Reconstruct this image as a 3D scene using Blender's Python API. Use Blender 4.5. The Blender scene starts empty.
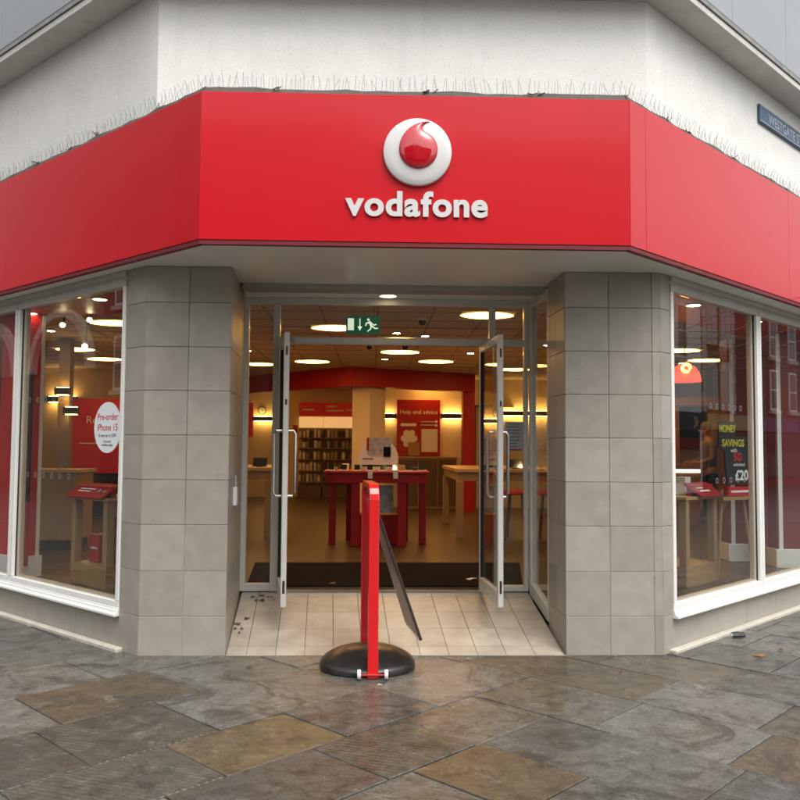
import bpy, bmesh, math, random
from mathutils import Matrix, Vector
random.seed(7)
R = math.radians
scene = bpy.context.scene
col = scene.collection

# ------------------------------------------------------------------ camera
CAM = Vector((0, -6.35, 1.6)); yaw, pitch, roll = R(1.9), R(3.24), .007
F0 = Vector((math.sin(yaw), math.cos(yaw), 0)); R0 = Vector((math.cos(yaw), -math.sin(yaw), 0)); ZZ = Vector((0, 0, 1))
FW = F0*math.cos(pitch) + ZZ*math.sin(pitch); U0 = -F0*math.sin(pitch) + ZZ*math.cos(pitch)
RT = R0*math.cos(roll) + U0*math.sin(roll); UP = -R0*math.sin(roll) + U0*math.cos(roll)
cd = bpy.data.cameras.new('camera'); cam = bpy.data.objects.new('camera', cd); col.objects.link(cam)
m = Matrix.Identity(4)
for i in range(3):
    m[i][0] = RT[i]; m[i][1] = UP[i]; m[i][2] = -FW[i]; m[i][3] = CAM[i]
cam.matrix_world = m
cd.sensor_width = 36; cd.lens = 36*830/800; cd.clip_end = 2000; cd.clip_start = .05
scene.camera = cam

# ------------------------------------------------------------------ sky and sun (overcast)
SUN_AZ, SUN_EL = R(205), R(58)      # azimuth of the brightest sky, measured from +Y clockwise
SUN_AZ = R(152)
w = bpy.data.worlds.new('World'); scene.world = w; w.use_nodes = True
nt = w.node_tree; bg = nt.nodes['Background']
sky = nt.nodes.new('ShaderNodeTexSky'); sky.sky_type = 'NISHITA'; sky.sun_disc = False
sky.sun_elevation = SUN_EL; sky.sun_rotation = SUN_AZ; sky.air_density = 1.6; sky.dust_density = 4; sky.ozone_density = 1
hs = nt.nodes.new('ShaderNodeHueSaturation'); hs.inputs['Saturation'].default_value = .07
nt.links.new(sky.outputs[0], hs.inputs['Color']); nt.links.new(hs.outputs[0], bg.inputs['Color'])
bg.inputs['Strength'].default_value = .15
sd = bpy.data.lights.new('sun', 'SUN'); sd.energy = .6; sd.angle = R(35); sd.color = (1, .95, .87)
so = bpy.data.objects.new('sun', sd); col.objects.link(so)
sdir = Vector((math.sin(SUN_AZ)*math.cos(SUN_EL), math.cos(SUN_AZ)*math.cos(SUN_EL), math.sin(SUN_EL)))
so.location = sdir*60; so.rotation_euler = (-sdir).to_track_quat('-Z', 'Y').to_euler()
scene.view_settings.view_transform = 'Standard'; scene.view_settings.look = 'None'
scene.view_settings.exposure = .88; scene.view_settings.gamma = 1
scene.view_settings.use_curve_mapping = False
scene.cycles.max_bounces = 8; scene.cycles.transparent_max_bounces = 24; scene.cycles.use_denoising = True
scene.cycles.diffuse_bounces = 3; scene.cycles.glossy_bounces = 4

# ------------------------------------------------------------------ frames: u along a wall, n outward
SN, CS = math.sin(R(47.3)), math.cos(R(47.3))
class Fr:
    def __init__(s, o, u, n): s.o, s.u, s.n = Vector(o), Vector(u), Vector(n)
    def P(s, a, d, z): return Vector((s.o.x+s.u.x*a+s.n.x*d, s.o.y+s.u.y*a+s.n.y*d, z))
    def off(s, a, d=0): p = s.P(a, d, 0); return Fr((p.x, p.y), s.u, s.n)
    def rot(s, deg):
        a = R(deg); c, q = math.cos(a), math.sin(a)
        r = lambda v: (v.x*c-v.y*q, v.x*q+v.y*c)
        return Fr(s.o, r(s.u), r(s.n))
AL, AR = (-1.735, 0), (2.235, 0)
FRONT = Fr((0, 0), (1, 0), (0, -1))
WL = Fr(AL, (-SN, CS), (-CS, -SN)); WR = Fr(AR, (SN, CS), (CS, -SN))
UL = Fr((-1.69, 0), WL.u, WL.n); UR = Fr((2.15, 0), WR.u, WR.n)
FLF = Fr((-1.18, -.8), WL.u, WL.n); FRF = Fr((1.755, -.8), WR.u, WR.n)
GZ = .03           # pavement level
FZ = .335          # shop floor level
CZ = 3.05          # shop ceiling

# ------------------------------------------------------------------ mesh helpers
WM = {}            # world matrices
class MB:
    def __init__(s): s.v, s.f = [], []
    def add(s, vs, fs):
        k = len(s.v); s.v += [tuple(x) for x in vs]; s.f += [tuple(i+k for i in g) for g in fs]; return s
    def box(s, a0, a1, d0, d1, z0, z1, fr=None):
        P = fr.P if fr else (lambda a, d, z: (a, d, z))
        vs = [P(a, d, z) for z in (z0, z1) for (a, d) in ((a0, d0), (a1, d0), (a1, d1), (a0, d1))]
        return s.add(vs, [(3, 2, 1, 0), (4, 5, 6, 7), (0, 1, 5, 4), (1, 2, 6, 5), (2, 3, 7, 6), (3, 0, 4, 7)])
    def prism(s, pts, z0, z1):
        n = len(pts); zz = (lambda q, z: z(q) if callable(z) else z)
        vs = [(p[0], p[1], zz(p, z0)) for p in pts] + [(p[0], p[1], zz(p, z1)) for p in pts]
        return s.add(vs, [tuple(range(n-1, -1, -1)), tuple(range(n, 2*n))] + [(i, (i+1) % n, n+(i+1) % n, n+i) for i in range(n)])
    def slab(s, pts, t):       # 3D polygon pts extruded by vector t
        n = len(pts); t = Vector(t); a = [Vector(p) for p in pts]
        return s.add(a+[p+t for p in a], [tuple(range(n-1, -1, -1)), tuple(range(n, 2*n))] + [(i, (i+1) % n, n+(i+1) % n, n+i) for i in range(n)])
    def tube(s, path, r, k=8, cap=True):
        path = [Vector(p) for p in path]; rs = r if isinstance(r, (list, tuple)) else [r]*len(path)
        rings = []
        for i, p in enumerate(path):
            t = (path[min(i+1, len(path)-1)]-path[max(i-1, 0)]).normalized()
            x = t.cross(Vector((0, 0, 1)) if abs(t.z) < .9 else Vector((1, 0, 0))).normalized(); y = t.cross(x)
            rings.append([p+(x*math.cos(2*math.pi*j/k)+y*math.sin(2*math.pi*j/k))*rs[i] for j in range(k)])
        vs = [q for g in rings for q in g]; fs = []
        for i in range(len(path)-1):
            for j in range(k):
                fs.append((i*k+j, i*k+(j+1) % k, (i+1)*k+(j+1) % k, (i+1)*k+j))
        if cap: fs += [tuple(range(k-1, -1, -1)), tuple(range((len(path)-1)*k, len(path)*k))]
        return s.add(vs, fs)
    def lathe(s, prof, k=32, at=(0, 0, 0), ax=None, sx=1, sy=1):   # prof (r, h); ax: matrix 3x3 columns
        M = ax or Matrix.Identity(3); at = Vector(at); vs, fs = [], []
        for (r, h) in prof:
            for j in range(k):
                a = 2*math.pi*j/k; vs.append(at + M @ Vector((r*math.cos(a)*sx, r*math.sin(a)*sy, h)))
        n = len(prof)
        for i in range(n-1):
            for j in range(k): fs.append((i*k+j, i*k+(j+1) % k, (i+1)*k+(j+1) % k, (i+1)*k+j))
        fs.append(tuple(range(k-1, -1, -1))); fs.append(tuple(range((n-1)*k, n*k)))
        return s.add(vs, fs)
    def ring(s, c, fr_u, fr_v, r0, r1, t, k=20):   # flat ring with thickness t along u x v
        c, u, v = Vector(c), Vector(fr_u), Vector(fr_v); nn = u.cross(v)*t; vs, fs = [], []
        for j in range(k):
            a = 2*math.pi*j/k; dd = u*math.cos(a)+v*math.sin(a)
            vs += [c+dd*r0, c+dd*r1, c+dd*r1+nn, c+dd*r0+nn]
        for j in range(k):
            b, e = 4*j, 4*((j+1) % k)
            for q in range(4): fs.append((b+q, b+(q+1) % 4, e+(q+1) % 4, e+q))
        return s.add(vs, fs)
    def mesh(s, name, bevel=0, seg=1, smooth=False, center=None):
        me = bpy.data.meshes.new(name)
        c = Vector(center) if center is not None else Vector((0, 0, 0))
        me.from_pydata([tuple(Vector(v)-c) for v in s.v], [], s.f); me.update()
        bm = bmesh.new(); bm.from_mesh(me)
        bmesh.ops.recalc_face_normals(bm, faces=bm.faces)
        if bevel:
            ed = [e for e in bm.edges if len(e.link_faces) == 2 and e.calc_face_angle(0) > .6]
            bmesh.ops.bevel(bm, geom=ed, offset=bevel, segments=seg, affect='EDGES', profile=.5, clamp_overlap=True)
        bm.to_mesh(me); bm.free()
        if smooth:
            for p in me.polygons: p.use_smooth = True
            me.set_sharp_from_angle(angle=R(35))
        return me
    def base(s):
        xs, ys, zs = zip(*s.v)
        return Vector(((min(xs)+max(xs))/2, (min(ys)+max(ys))/2, min(zs)))
    def build(s, name, mt, parent=None, bevel=0, seg=1, smooth=False):
        c = s.base(); me = s.mesh(name, bevel, seg, smooth, c)
        return put(name, me, mt, parent, Matrix.Translation(c))
def put(name, me, mt=None, parent=None, mw=None):
    o = bpy.data.objects.new(name, me); col.objects.link(o)
    if mt is not None and me is not None and not me.materials: me.materials.append(mt)
    elif mt is not None and me is not None and me.materials and me.materials[0] != mt:
        o.material_slots[0].link = 'OBJECT'; o.material_slots[0].material = mt
    mw = mw or Matrix.Identity(4); WM[o.name] = mw
    if parent:
        o.parent = parent; o.matrix_parent_inverse = WM[parent.name].inverted()
    o.matrix_basis = mw
    return o
def tag(o, label=None, cat=None, group=None, kind=None):
    if label: o['label'] = label
    if cat: o['category'] = cat
    if group: o['group'] = group
    if kind: o['kind'] = kind
    return o
def thing(name, label, cat, loc=(0, 0, 0), group=None):
    o = put(name, None, None, None, Matrix.Translation(Vector(loc))); o.empty_display_size = .2
    return tag(o, label, cat, group)
def struct(o): o['kind'] = 'structure'; return o
def copy_tree(o, dm, parent=None):
    """copy a thing and its parts; dm = world-space matrix applied to everything"""
    c = o.copy(); col.objects.link(c); WM[c.name] = dm @ WM[o.name]
    if parent: c.parent = parent; c.matrix_parent_inverse = WM[parent.name].inverted()
    c.matrix_basis = WM[c.name]
    for ch in o.children: copy_tree(ch, dm, c)
    return c
_tc = {}
def text_mesh(body, size, extrude=.001, offset=0., space=1., res=4):
    key = (body, size, extrude, offset, space)
    if key in _tc: return _tc[key]
    cu = bpy.data.curves.new('lettering', 'FONT'); cu.body = body; cu.size = size; cu.extrude = extrude; cu.offset = offset
    cu.space_character = space; cu.align_x = 'CENTER'; cu.resolution_u = res
    o = bpy.data.objects.new('tmp', cu); col.objects.link(o)
    dg = bpy.context.evaluated_depsgraph_get(); me = bpy.data.meshes.new_from_object(o.evaluated_get(dg))
    bpy.data.objects.remove(o); bpy.data.curves.remove(cu); me.name = 'lettering'; _tc[key] = me
    return me
def face_m(pos, t, n, up=(0, 0, 1), sx=1):
    t, n, up = Vector(t).normalized(), Vector(n).normalized(), Vector(up).normalized(); mm = Matrix.Identity(4)
    for i in range(3):
        mm[i][0] = t[i]*sx; mm[i][1] = up[i]; mm[i][2] = n[i]; mm[i][3] = pos[i]
    return mm
def text(name, body, size, pos, fr, mt, parent, extrude=.001, offset=0., flip=False, up=(0, 0, 1), n=None, space=1., sx=1):
    t = Vector((fr.u.x, fr.u.y, 0)) * (-1 if flip else 1); nn = Vector(n) if n is not None else Vector((fr.n.x, fr.n.y, 0))
    return put(name, text_mesh(body, size, extrude, offset, space), mt, parent, face_m(pos, t, nn, up, sx))

# ------------------------------------------------------------------ materials
MAT = {}
def pm(name, base, rough=.5, metal=0., var=.08, vs=6., bump=0., bs=150., spec=.5, coat=0., cr=.1, ovar=0., emis=None, es=0., rv=0.):
    if name in MAT: return MAT[name]
    mt = bpy.data.materials.new(name); mt.use_nodes = True; n = mt.node_tree; b = n.nodes['Principled BSDF']; L = n.links.new
    b.inputs['Roughness'].default_value = rough; b.inputs['Metallic'].default_value = metal
    b.inputs['Specular IOR Level'].default_value = spec; b.inputs['Coat Weight'].default_value = coat; b.inputs['Coat Roughness'].default_value = cr
    geo = n.nodes.new('ShaderNodeNewGeometry'); no = n.nodes.new('ShaderNodeTexNoise')
    no.inputs['Scale'].default_value = vs; no.inputs['Detail'].default_value = 6; no.inputs['Roughness'].default_value = .65
    L(geo.outputs['Position'], no.inputs['Vector'])
    mr = n.nodes.new('ShaderNodeMapRange'); mr.inputs[1].default_value = .25; mr.inputs[2].default_value = .75
    mr.inputs[3].default_value = 1-var; mr.inputs[4].default_value = 1+var
    L(no.outputs['Fac'], mr.inputs[0])
    fac = mr.outputs[0]
    if ovar:
        oi = n.nodes.new('ShaderNodeObjectInfo'); m2 = n.nodes.new('ShaderNodeMapRange'); m2.inputs[3].default_value = 1-ovar; m2.inputs[4].default_value = 1+ovar
        L(oi.outputs['Random'], m2.inputs[0]); mu = n.nodes.new('ShaderNodeMath'); mu.operation = 'MULTIPLY'
        L(fac, mu.inputs[0]); L(m2.outputs[0], mu.inputs[1]); fac = mu.outputs[0]
    vm = n.nodes.new('ShaderNodeVectorMath'); vm.operation = 'SCALE'; vm.inputs[0].default_value = base
    L(fac, vm.inputs['Scale']); L(vm.outputs[0], b.inputs['Base Color'])
    if rv:
        m3 = n.nodes.new('ShaderNodeMapRange'); m3.inputs[1].default_value = .3; m3.inputs[2].default_value = .7
        m3.inputs[3].default_value = rough-rv; m3.inputs[4].default_value = rough+rv; L(no.outputs['Fac'], m3.inputs[0]); L(m3.outputs[0], b.inputs['Roughness'])
    if bump:
        nb = n.nodes.new('ShaderNodeTexNoise'); nb.inputs['Scale'].default_value = bs; nb.inputs['Detail'].default_value = 3
        L(geo.outputs['Position'], nb.inputs['Vector']); bp = n.nodes.new('ShaderNodeBump'); bp.inputs['Strength'].default_value = bump
        bp.inputs['Distance'].default_value = .01; L(nb.outputs['Fac'], bp.inputs['Height']); L(bp.outputs[0], b.inputs['Normal'])
    if emis: b.inputs['Emission Color'].default_value = (*emis, 1); b.inputs['Emission Strength'].default_value = es
    MAT[name] = mt
    return mt
def emit(name, c, s):
    return pm(name, (.8, .8, .8), emis=c, es=s, var=0)
def glass_mat(name, tint=(.93, .95, .94), r0=.085):
    mt = bpy.data.materials.new(name); mt.use_nodes = True; n = mt.node_tree; L = n.links.new
    n.nodes.remove(n.nodes['Principled BSDF']); out = n.nodes['Material Output']
    lw = n.nodes.new('ShaderNodeLayerWeight'); pw = n.nodes.new('ShaderNodeMath'); pw.operation = 'POWER'; pw.inputs[1].default_value = 5
    L(lw.outputs['Facing'], pw.inputs[0]); lw.inputs['Blend'].default_value = .5
    mr = n.nodes.new('ShaderNodeMapRange'); mr.inputs[3].default_value = r0; mr.inputs[4].default_value = 1; L(pw.outputs[0], mr.inputs[0])
    tr = n.nodes.new('ShaderNodeBsdfTransparent'); tr.inputs[0].default_value = (*tint, 1)
    gl = n.nodes.new('ShaderNodeBsdfGlossy'); gl.inputs['Roughness'].default_value = 0; gl.inputs[0].default_value = (1, 1, 1, 1)
    mx = n.nodes.new('ShaderNodeMixShader'); L(mr.outputs[0], mx.inputs[0]); L(tr.outputs[0], mx.inputs[1]); L(gl.outputs[0], mx.inputs[2])
    L(mx.outputs[0], out.inputs['Surface']); MAT[name] = mt
    return mt
GLASS = glass_mat('window_glass')
SGLASS = glass_mat('door_glass', (.9, .92, .9), .03)

def wall_render():
    mt = pm('white_render', (.82, .805, .77), .85, var=.05, vs=3, bump=.5, bs=140)
    n = mt.node_tree; L = n.links.new; b = n.nodes['Principled BSDF']; geo = [x for x in n.nodes if x.type == 'NEW_GEOMETRY'][0]
    src = b.inputs['Base Color'].links[0].from_socket
    # dark specks and thin vertical weather stains
    vo = n.nodes.new('ShaderNodeTexNoise'); vo.inputs['Scale'].default_value = 75; vo.inputs['Detail'].default_value = 2; L(geo.outputs['Position'], vo.inputs['Vector'])
    r1 = n.nodes.new('ShaderNodeMapRange'); r1.inputs[1].default_value = .60; r1.inputs[2].default_value = .72; r1.inputs[3].default_value = 1; r1.inputs[4].default_value = .68; L(vo.outputs['Fac'], r1.inputs[0])
    mp = n.nodes.new('ShaderNodeMapping'); mp.inputs['Scale'].default_value = (3.5, 3.5, .35); L(geo.outputs['Position'], mp.inputs[0])
    st = n.nodes.new('ShaderNodeTexNoise'); st.inputs['Scale'].default_value = 1.6; st.inputs['Detail'].default_value = 5; L(mp.outputs[0], st.inputs['Vector'])
    r2 = n.nodes.new('ShaderNodeMapRange'); r2.inputs[1].default_value = .55; r2.inputs[2].default_value = .8; r2.inputs[3].default_value = 1; r2.inputs[4].default_value = .93; L(st.outputs['Fac'], r2.inputs[0])
    mu = n.nodes.new('ShaderNodeMath'); mu.operation = 'MULTIPLY'; L(r1.outputs[0], mu.inputs[0]); L(r2.outputs[0], mu.inputs[1])
    v = n.nodes.new('ShaderNodeVectorMath'); v.operation = 'SCALE'; L(src, v.inputs[0]); L(mu.outputs[0], v.inputs['Scale']); L(v.outputs[0], b.inputs['Base Color'])
    return mt
RENDER = wall_render()

def stone_mat():
    mt = bpy.data.materials.new('wet_flagstone'); mt.use_nodes = True; n = mt.node_tree; L = n.links.new; b = n.nodes['Principled BSDF']
    geo = n.nodes.new('ShaderNodeNewGeometry'); oi = n.nodes.new('ShaderNodeObjectInfo')
    def noise(sc, det, rough=.6, vec=None, dist=0):
        x = n.nodes.new('ShaderNodeTexNoise'); x.inputs['Scale'].default_value = sc; x.inputs['Detail'].default_value = det; x.inputs['Roughness'].default_value = rough; x.inputs['Distortion'].default_value = dist
        L(vec or geo.outputs['Position'], x.inputs['Vector']); return x.outputs['Fac']
    def mr(s, a, b_, c, d):
        x = n.nodes.new('ShaderNodeMapRange'); x.inputs[1].default_value = a; x.inputs[2].default_value = b_; x.inputs[3].default_value = c; x.inputs[4].default_value = d; L(s, x.inputs[0]); return x.outputs[0]
    def math_(op, a, b_):
        x = n.nodes.new('ShaderNodeMath'); x.operation = op
        for i, q in enumerate((a, b_)):
            if isinstance(q, (int, float)): x.inputs[i].default_value = q
            else: L(q, x.inputs[i])
        return x.outputs[0]
    def mix(f, a, b_):
        x = n.nodes.new('ShaderNodeMix'); x.data_type = 'RGBA'
        for i, q in ((0, f), (6, a), (7, b_)):
            if isinstance(q, tuple): x.inputs[i].default_value = q
            elif isinstance(q, float): x.inputs[i].default_value = q
            else: L(q, x.inputs[i])
        return x.outputs[2]
    # each slab has its own colour; the seed shifts the pattern from slab to slab
    sh = n.nodes.new('ShaderNodeVectorMath'); sh.operation = 'SCALE'; sh.inputs[0].default_value = (37, 17, 5); L(oi.outputs['Random'], sh.inputs['Scale'])
    ad = n.nodes.new('ShaderNodeVectorMath'); ad.operation = 'ADD'; L(geo.outputs['Position'], ad.inputs[0]); L(sh.outputs[0], ad.inputs[1]); pv = ad.outputs[0]
    big = noise(1.7, 5, .6, pv, .6); mid = noise(9, 6, .7, pv); fine = noise(70, 4, .7); grain = noise(260, 2)
    c = mix(mr(big, .57, .68, 0, .6), oi.outputs['Color'], (.10, .074, .042, 1))
    c = mix(mr(noise(2.2, 8, .72, None, 1.4), .5, .62, 0, .8), c, (.045, .038, .03, 1)); c = mix(mr(noise(5.5, 8, .75, None, .8), .56, .66, 0, .6), c, (.20, .19, .165, 1)); c = mix(mr(noise(16, 6, .7), .6, .68, 0, .75), c, (.032, .027, .022, 1))
    vo = n.nodes.new('ShaderNodeTexVoronoi'); vo.inputs['Scale'].default_value = 3.4; L(geo.outputs['Position'], vo.inputs['Vector'])
    c = mix(mr(vo.outputs['Distance'], .05, .075, .55, 0), c, (.21, .20, .18, 1))
    vo2 = n.nodes.new('ShaderNodeTexVoronoi'); vo2.inputs['Scale'].default_value = 5.1; L(pv, vo2.inputs['Vector'])
    c = mix(mr(vo2.outputs['Distance'], .04, .09, .6, 0), c, (.035, .03, .027, 1))
    k = math_('MULTIPLY', mr(mid, .3, .7, .6, 1.4), mr(fine, .3, .7, .62, 1.38)); k = math_('MULTIPLY', k, mr(grain, .35, .65, .85, 1.15))
    k = math_('MULTIPLY', k, .8)
    sc = n.nodes.new('ShaderNodeVectorMath'); sc.operation = 'SCALE'; L(c, sc.inputs[0]); L(k, sc.inputs['Scale'])
    L(sc.outputs[0], b.inputs['Base Color'])
    wet = noise(.75, 4, .55)
    L(math_('ADD', mr(wet, .36, .56, .33, .10), mr(mid, .3, .7, -.06, .1)), b.inputs['Roughness'])
    b.inputs['Specular IOR Level'].default_value = .5
    mp = n.nodes.new('ShaderNodeMapping'); mp.inputs['Rotation'].default_value = (0, 0, R(20)); L(geo.outputs['Position'], mp.inputs[0])
    wv = n.nodes.new('ShaderNodeTexWave'); wv.bands_direction = 'Y'; wv.inputs['Scale'].default_value = 9; wv.inputs['Distortion'].default_value = 3; wv.inputs['Detail'].default_value = 2; L(mp.outputs[0], wv.inputs['Vector'])
    h = math_('ADD', math_('MULTIPLY', math_('MULTIPLY', wv.outputs['Fac'], oi.outputs['Alpha']), .55), math_('ADD', math_('MULTIPLY', mid, .9), math_('MULTIPLY', fine, .35)))
    bp = n.nodes.new('ShaderNodeBump'); bp.inputs['Strength'].default_value = .7; bp.inputs['Distance'].default_value = .012; L(h, bp.inputs['Height']); L(bp.outputs[0], b.inputs['Normal'])
    MAT['wet_flagstone'] = mt
    return mt
STONE = stone_mat()
TILE = pm('grey_tile', (.318, .29, .248), .4, var=.13, vs=7, bump=.08, bs=45, ovar=.10, rv=.08)
GROUT = pm('grout', (.13, .12, .105), .9, var=.3, vs=4)
def bloom():
    n = GROUT.node_tree; L = n.links.new; b = n.nodes['Principled BSDF']; src = b.inputs['Base Color'].links[0].from_socket
    geo = [x for x in n.nodes if x.type == 'NEW_GEOMETRY'][0]; no = [x for x in n.nodes if x.type == 'TEX_NOISE'][0]
    sp = n.nodes.new('ShaderNodeSeparateXYZ'); L(geo.outputs['Position'], sp.inputs[0])
    ad = n.nodes.new('ShaderNodeMath'); ad.operation = 'MULTIPLY_ADD'; ad.inputs[1].default_value = 1.6; L(no.outputs['Fac'], ad.inputs[0]); L(sp.outputs['Z'], ad.inputs[2])
    mr = n.nodes.new('ShaderNodeMapRange'); mr.inputs[1].default_value = 1.45; mr.inputs[2].default_value = 2.0; mr.inputs[3].default_value = 1; mr.inputs[4].default_value = 0; L(ad.outputs[0], mr.inputs[0])
    mx = n.nodes.new('ShaderNodeMix'); mx.data_type = 'RGBA'; L(mr.outputs[0], mx.inputs[0]); L(src, mx.inputs[6]); mx.inputs[7].default_value = (.62, .59, .54, 1); L(mx.outputs[2], b.inputs['Base Color'])
bloom()
RED = pm('red_fascia', (.56, .006, .014), .3, var=.035, vs=1.6, bump=.04, bs=1.3, spec=.28, coat=.25, cr=.08)
REDD = pm('shaded_red_edge', (.16, .006, .012), .5)  # darker fascia red: shade of the gap below is put into the colour
WHITEP = pm('white_paint_frame', (.78, .77, .74), .35, var=.04, bump=.02)
ALU = pm('door_frame_white', (.56, .55, .52), .38, var=.05)
STEEL = pm('brushed_steel', (.55, .54, .52), .28, 1.)
SOFF = pm('soffit_board', (.74, .72, .665), .32, var=.1, vs=1.4)
DARK = pm('dark_gap', (.012, .012, .012), .8)
FLASH = pm('lead_flashing', (.075, .068, .056), .75, var=.35, vs=14)
CLAD = pm('grey_cladding', (.30, .32, .345), .45, var=.06, vs=2, ovar=.03)
CONC = pm('pale_footing', (.50, .46, .39), .8, var=.16, vs=9, bump=.2, bs=90)
PLINTH = pm('plinth_tile', (.36, .33, .285), .5, var=.12, vs=4, ovar=.06)

# ================================================================== ground
def poly_clip(p, a, b, c):      # keep a*x+b*y <= c
    out = []
    for i in range(len(p)):
        q, r_ = p[i], p[(i+1) % len(p)]; dq, dr = a*q[0]+b*q[1]-c, a*r_[0]+b*r_[1]-c
        if dq <= 0: out.append(q)
        if dq*dr < 0: t = dq/(dq-dr); out.append((q[0]+(r_[0]-q[0])*t, q[1]+(r_[1]-q[1])*t))
    return out
def area(p): return abs(sum(p[i][0]*p[(i+1) % len(p)][1]-p[(i+1) % len(p)][0]*p[i][1] for i in range(len(p))))/2
def inset(p, g):
    a = sum(p[i][0]*p[(i+1) % len(p)][1]-p[(i+1) % len(p)][0]*p[i][1] for i in range(len(p))); q = list(p)
    if a < 0: p = p[::-1]
    for i in range(len(p)):
        x0, y0 = p[i]; x1, y1 = p[(i+1) % len(p)]; l = math.hypot(x1-x0, y1-y0)
        if l < 1e-6: continue
        nx, ny = (y1-y0)/l, -(x1-x0)/l
        q = poly_clip(q, nx, ny, nx*x0+ny*y0-g)
        if len(q) < 3: return []
    return q
gm = MB(); gm.add([(-400, -400, 0), (400, -400, 0), (400, 400, 0), (-400, 400, 0)], [(0, 1, 2, 3)])
struct(gm.build('ground', pm('asphalt', (.05, .05, .052), .5, var=.25, vs=3, bump=.3, bs=200)))
# pavement bed (mortar joints), with the slabs on it
bed = MB().prism([(-9, -5.2), (9.5, -5.2), (16, 10), (9.3, 10), (2.2, .3), (-1.7, .3), (-9.5, 10), (-15, 10)], -.12, GZ-.008)
pav = struct(bed.build('pavement', pm('mortar_joint', (.055, .05, .043), .7, var=.4, vs=20, bump=.4, bs=120)))
for (pts) in ([(-9, -5.35), (9.5, -5.35), (9.5, -5.2), (-9, -5.2)],):
    MB().prism(pts, -.1, GZ).build('kerb', pm('kerb_stone', (.2, .2, .19), .5, var=.2, vs=8, bump=.3), pav, .01)
GREY = [(.145, .138, .122), (.122, .118, .107), (.162, .154, .138), (.13, .12, .102), (.10, .098, .092)]
BRN = [(.10, .08, .056), (.11, .086, .058), (.092, .078, .06)]
OCH = [(.12, .088, .05), (.11, .082, .05)]
slabs = []
def add_slab(p, colr=None, tool=None):
    # clear the tiled doorway; under the pillars and plinths the slabs simply run in
    def inb(q): return q[1] > .05 and (Vector(q)-WL.o).dot(WL.n) < -.05 and (Vector(q)-WR.o).dot(WR.n) < -.05
    if all(inb(q) for q in p): return
    if any(q[1] > 0 for q in p) and min(q[0] for q in p) < 1.49 and max(q[0] for q in p) > -1.085: p = poly_clip(p, 0, 1, -.004)
    if len(p) < 3: return
    todo = [p]
    for q in todo:
        q = inset(q, random.uniform(.003, .007))
        if len(q) < 3 or area(q) < .012: continue
        z = GZ + random.uniform(-.003, .003); gx, gy = random.uniform(-.003, .003), random.uniform(-.003, .003)
        cx, cy = sum(a[0] for a in q)/len(q), sum(a[1] for a in q)/len(q)
        fz = lambda a, z=z, gx=gx, gy=gy, cx=cx, cy=cy: z+gx*(a[0]-cx)+gy*(a[1]-cy)
        mb = MB(); mb.prism(q, GZ-.03, fz)
        o = mb.build('paving_slab', STONE, pav, .004)
        c = colr or random.choice(GREY*5+BRN*2)
        t = tool if tool is not None else random.choice([0, 0, .25, .5])
        o.color = (*c, t); slabs.append(o)
# two streets meet here: left of a stepped seam the courses run towards the back right, right of it towards the front right
A_, N_ = Vector((math.cos(R(44)), math.sin(R(44)))), Vector((math.sin(R(44)), -math.cos(R(44))))
MBND = [-6.2, -5.5, -4.85, -4.15, -3.5, -2.85, -2.1, -1.45, -.79, -.11, .60, 1.17, 1.745, 2.4, 3.05, 3.65, 4.3, 4.95, 5.6]
k0 = MBND.index(.60)
TB = {k0: .40, k0+1: -.225, k0-1: 1.03, k0-2: 1.65, k0-3: 2.3}
for k in range(k0+2, len(MBND)): TB[k] = TB[k-1]-.63
for k in range(k0-4, -2, -1): TB[k] = TB[k+1]+.65
FIX = {k0-2: [-3.05, -2.30, -1.40, -.6, .2, .95], k0-1: [-3.3, -2.465, -1.73, -1.0, -.35, .35], k0: [-3.6, -2.9, -2.07, -1.3, -.55], k0+1: [-3.2, -2.4, -1.55, -.9], k0+2: [-3.5, -2.75, -2.0, -1.4]}
RFIX = {k0+1: [2.02, 2.8, 3.6], k0: [1.95, 2.7, 3.5], k0+2: [2.15, 2.9, 3.65], k0-1: [.55, 1.3, 2.2]}
TONE = {('L', k0-2, -2.30): ((.10, .072, .044), .2), ('L', k0-1, -2.465): ((.09, .078, .06), .7), ('L', k0-1, -1.73): (GREY[2], 0), ('L', k0, -2.07): ((.135, .10, .055), .1), ('L', k0, -2.9): ((.10, .092, .072), .8),
        ('L', k0+1, -1.55): ((.10, .09, .07), .8), ('L', k0-2, -3.05): (GREY[2], .1), ('L', k0-1, -3.3): ((.08, .07, .06), .3), ('L', k0+1, -2.4): ((.09, .084, .075), .2), ('L', k0, -1.3): (GREY[4], 0), ('L', k0-1, -1.0): (GREY[0], 0),
        ('L', k0-2, -1.4): (GREY[0], .1), ('L', k0-2, -.6): (GREY[2], 0), ('L', k0-1, -.35): (GREY[0], 0), ('L', k0+2, -1.4): ((.11, .085, .055), 0), ('L', k0, -.55): (GREY[2], .1), ('L', k0+2, -2.0): (GREY[1], .3), ('L', k0-1, .35): (GREY[0], 0),
        ('R', k0, 1.95): (GREY[2], 0), ('R', k0+1, 2.02): (GREY[2], .1), ('R', k0+1, 2.8): ((.115, .086, .055), .1), ('R', k0, 2.7): ((.12, .10, .07), .1), ('R', k0+2, 2.15): (GREY[1], .1), ('R', k0+2, 2.9): (GREY[4], .5), ('R', k0-1, 1.3): ((.125, .105, .078), 0)}
def emit_slab(t0, t1, m0, m1, tone):
    p = [A_*t0+N_*m0, A_*t1+N_*m0, A_*t1+N_*m1, A_*t0+N_*m1]; p = poly_clip([(q.x, q.y) for q in p], 0, -1, 5.15)
    if len(p) < 3: return
    cx, cy = sum(a[0] for a in p)/len(p), sum(a[1] for a in p)/len(p)
    if abs(cx) > 7 or cy > 5: return
    add_slab(p, *(tone or (None, None)))
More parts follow.
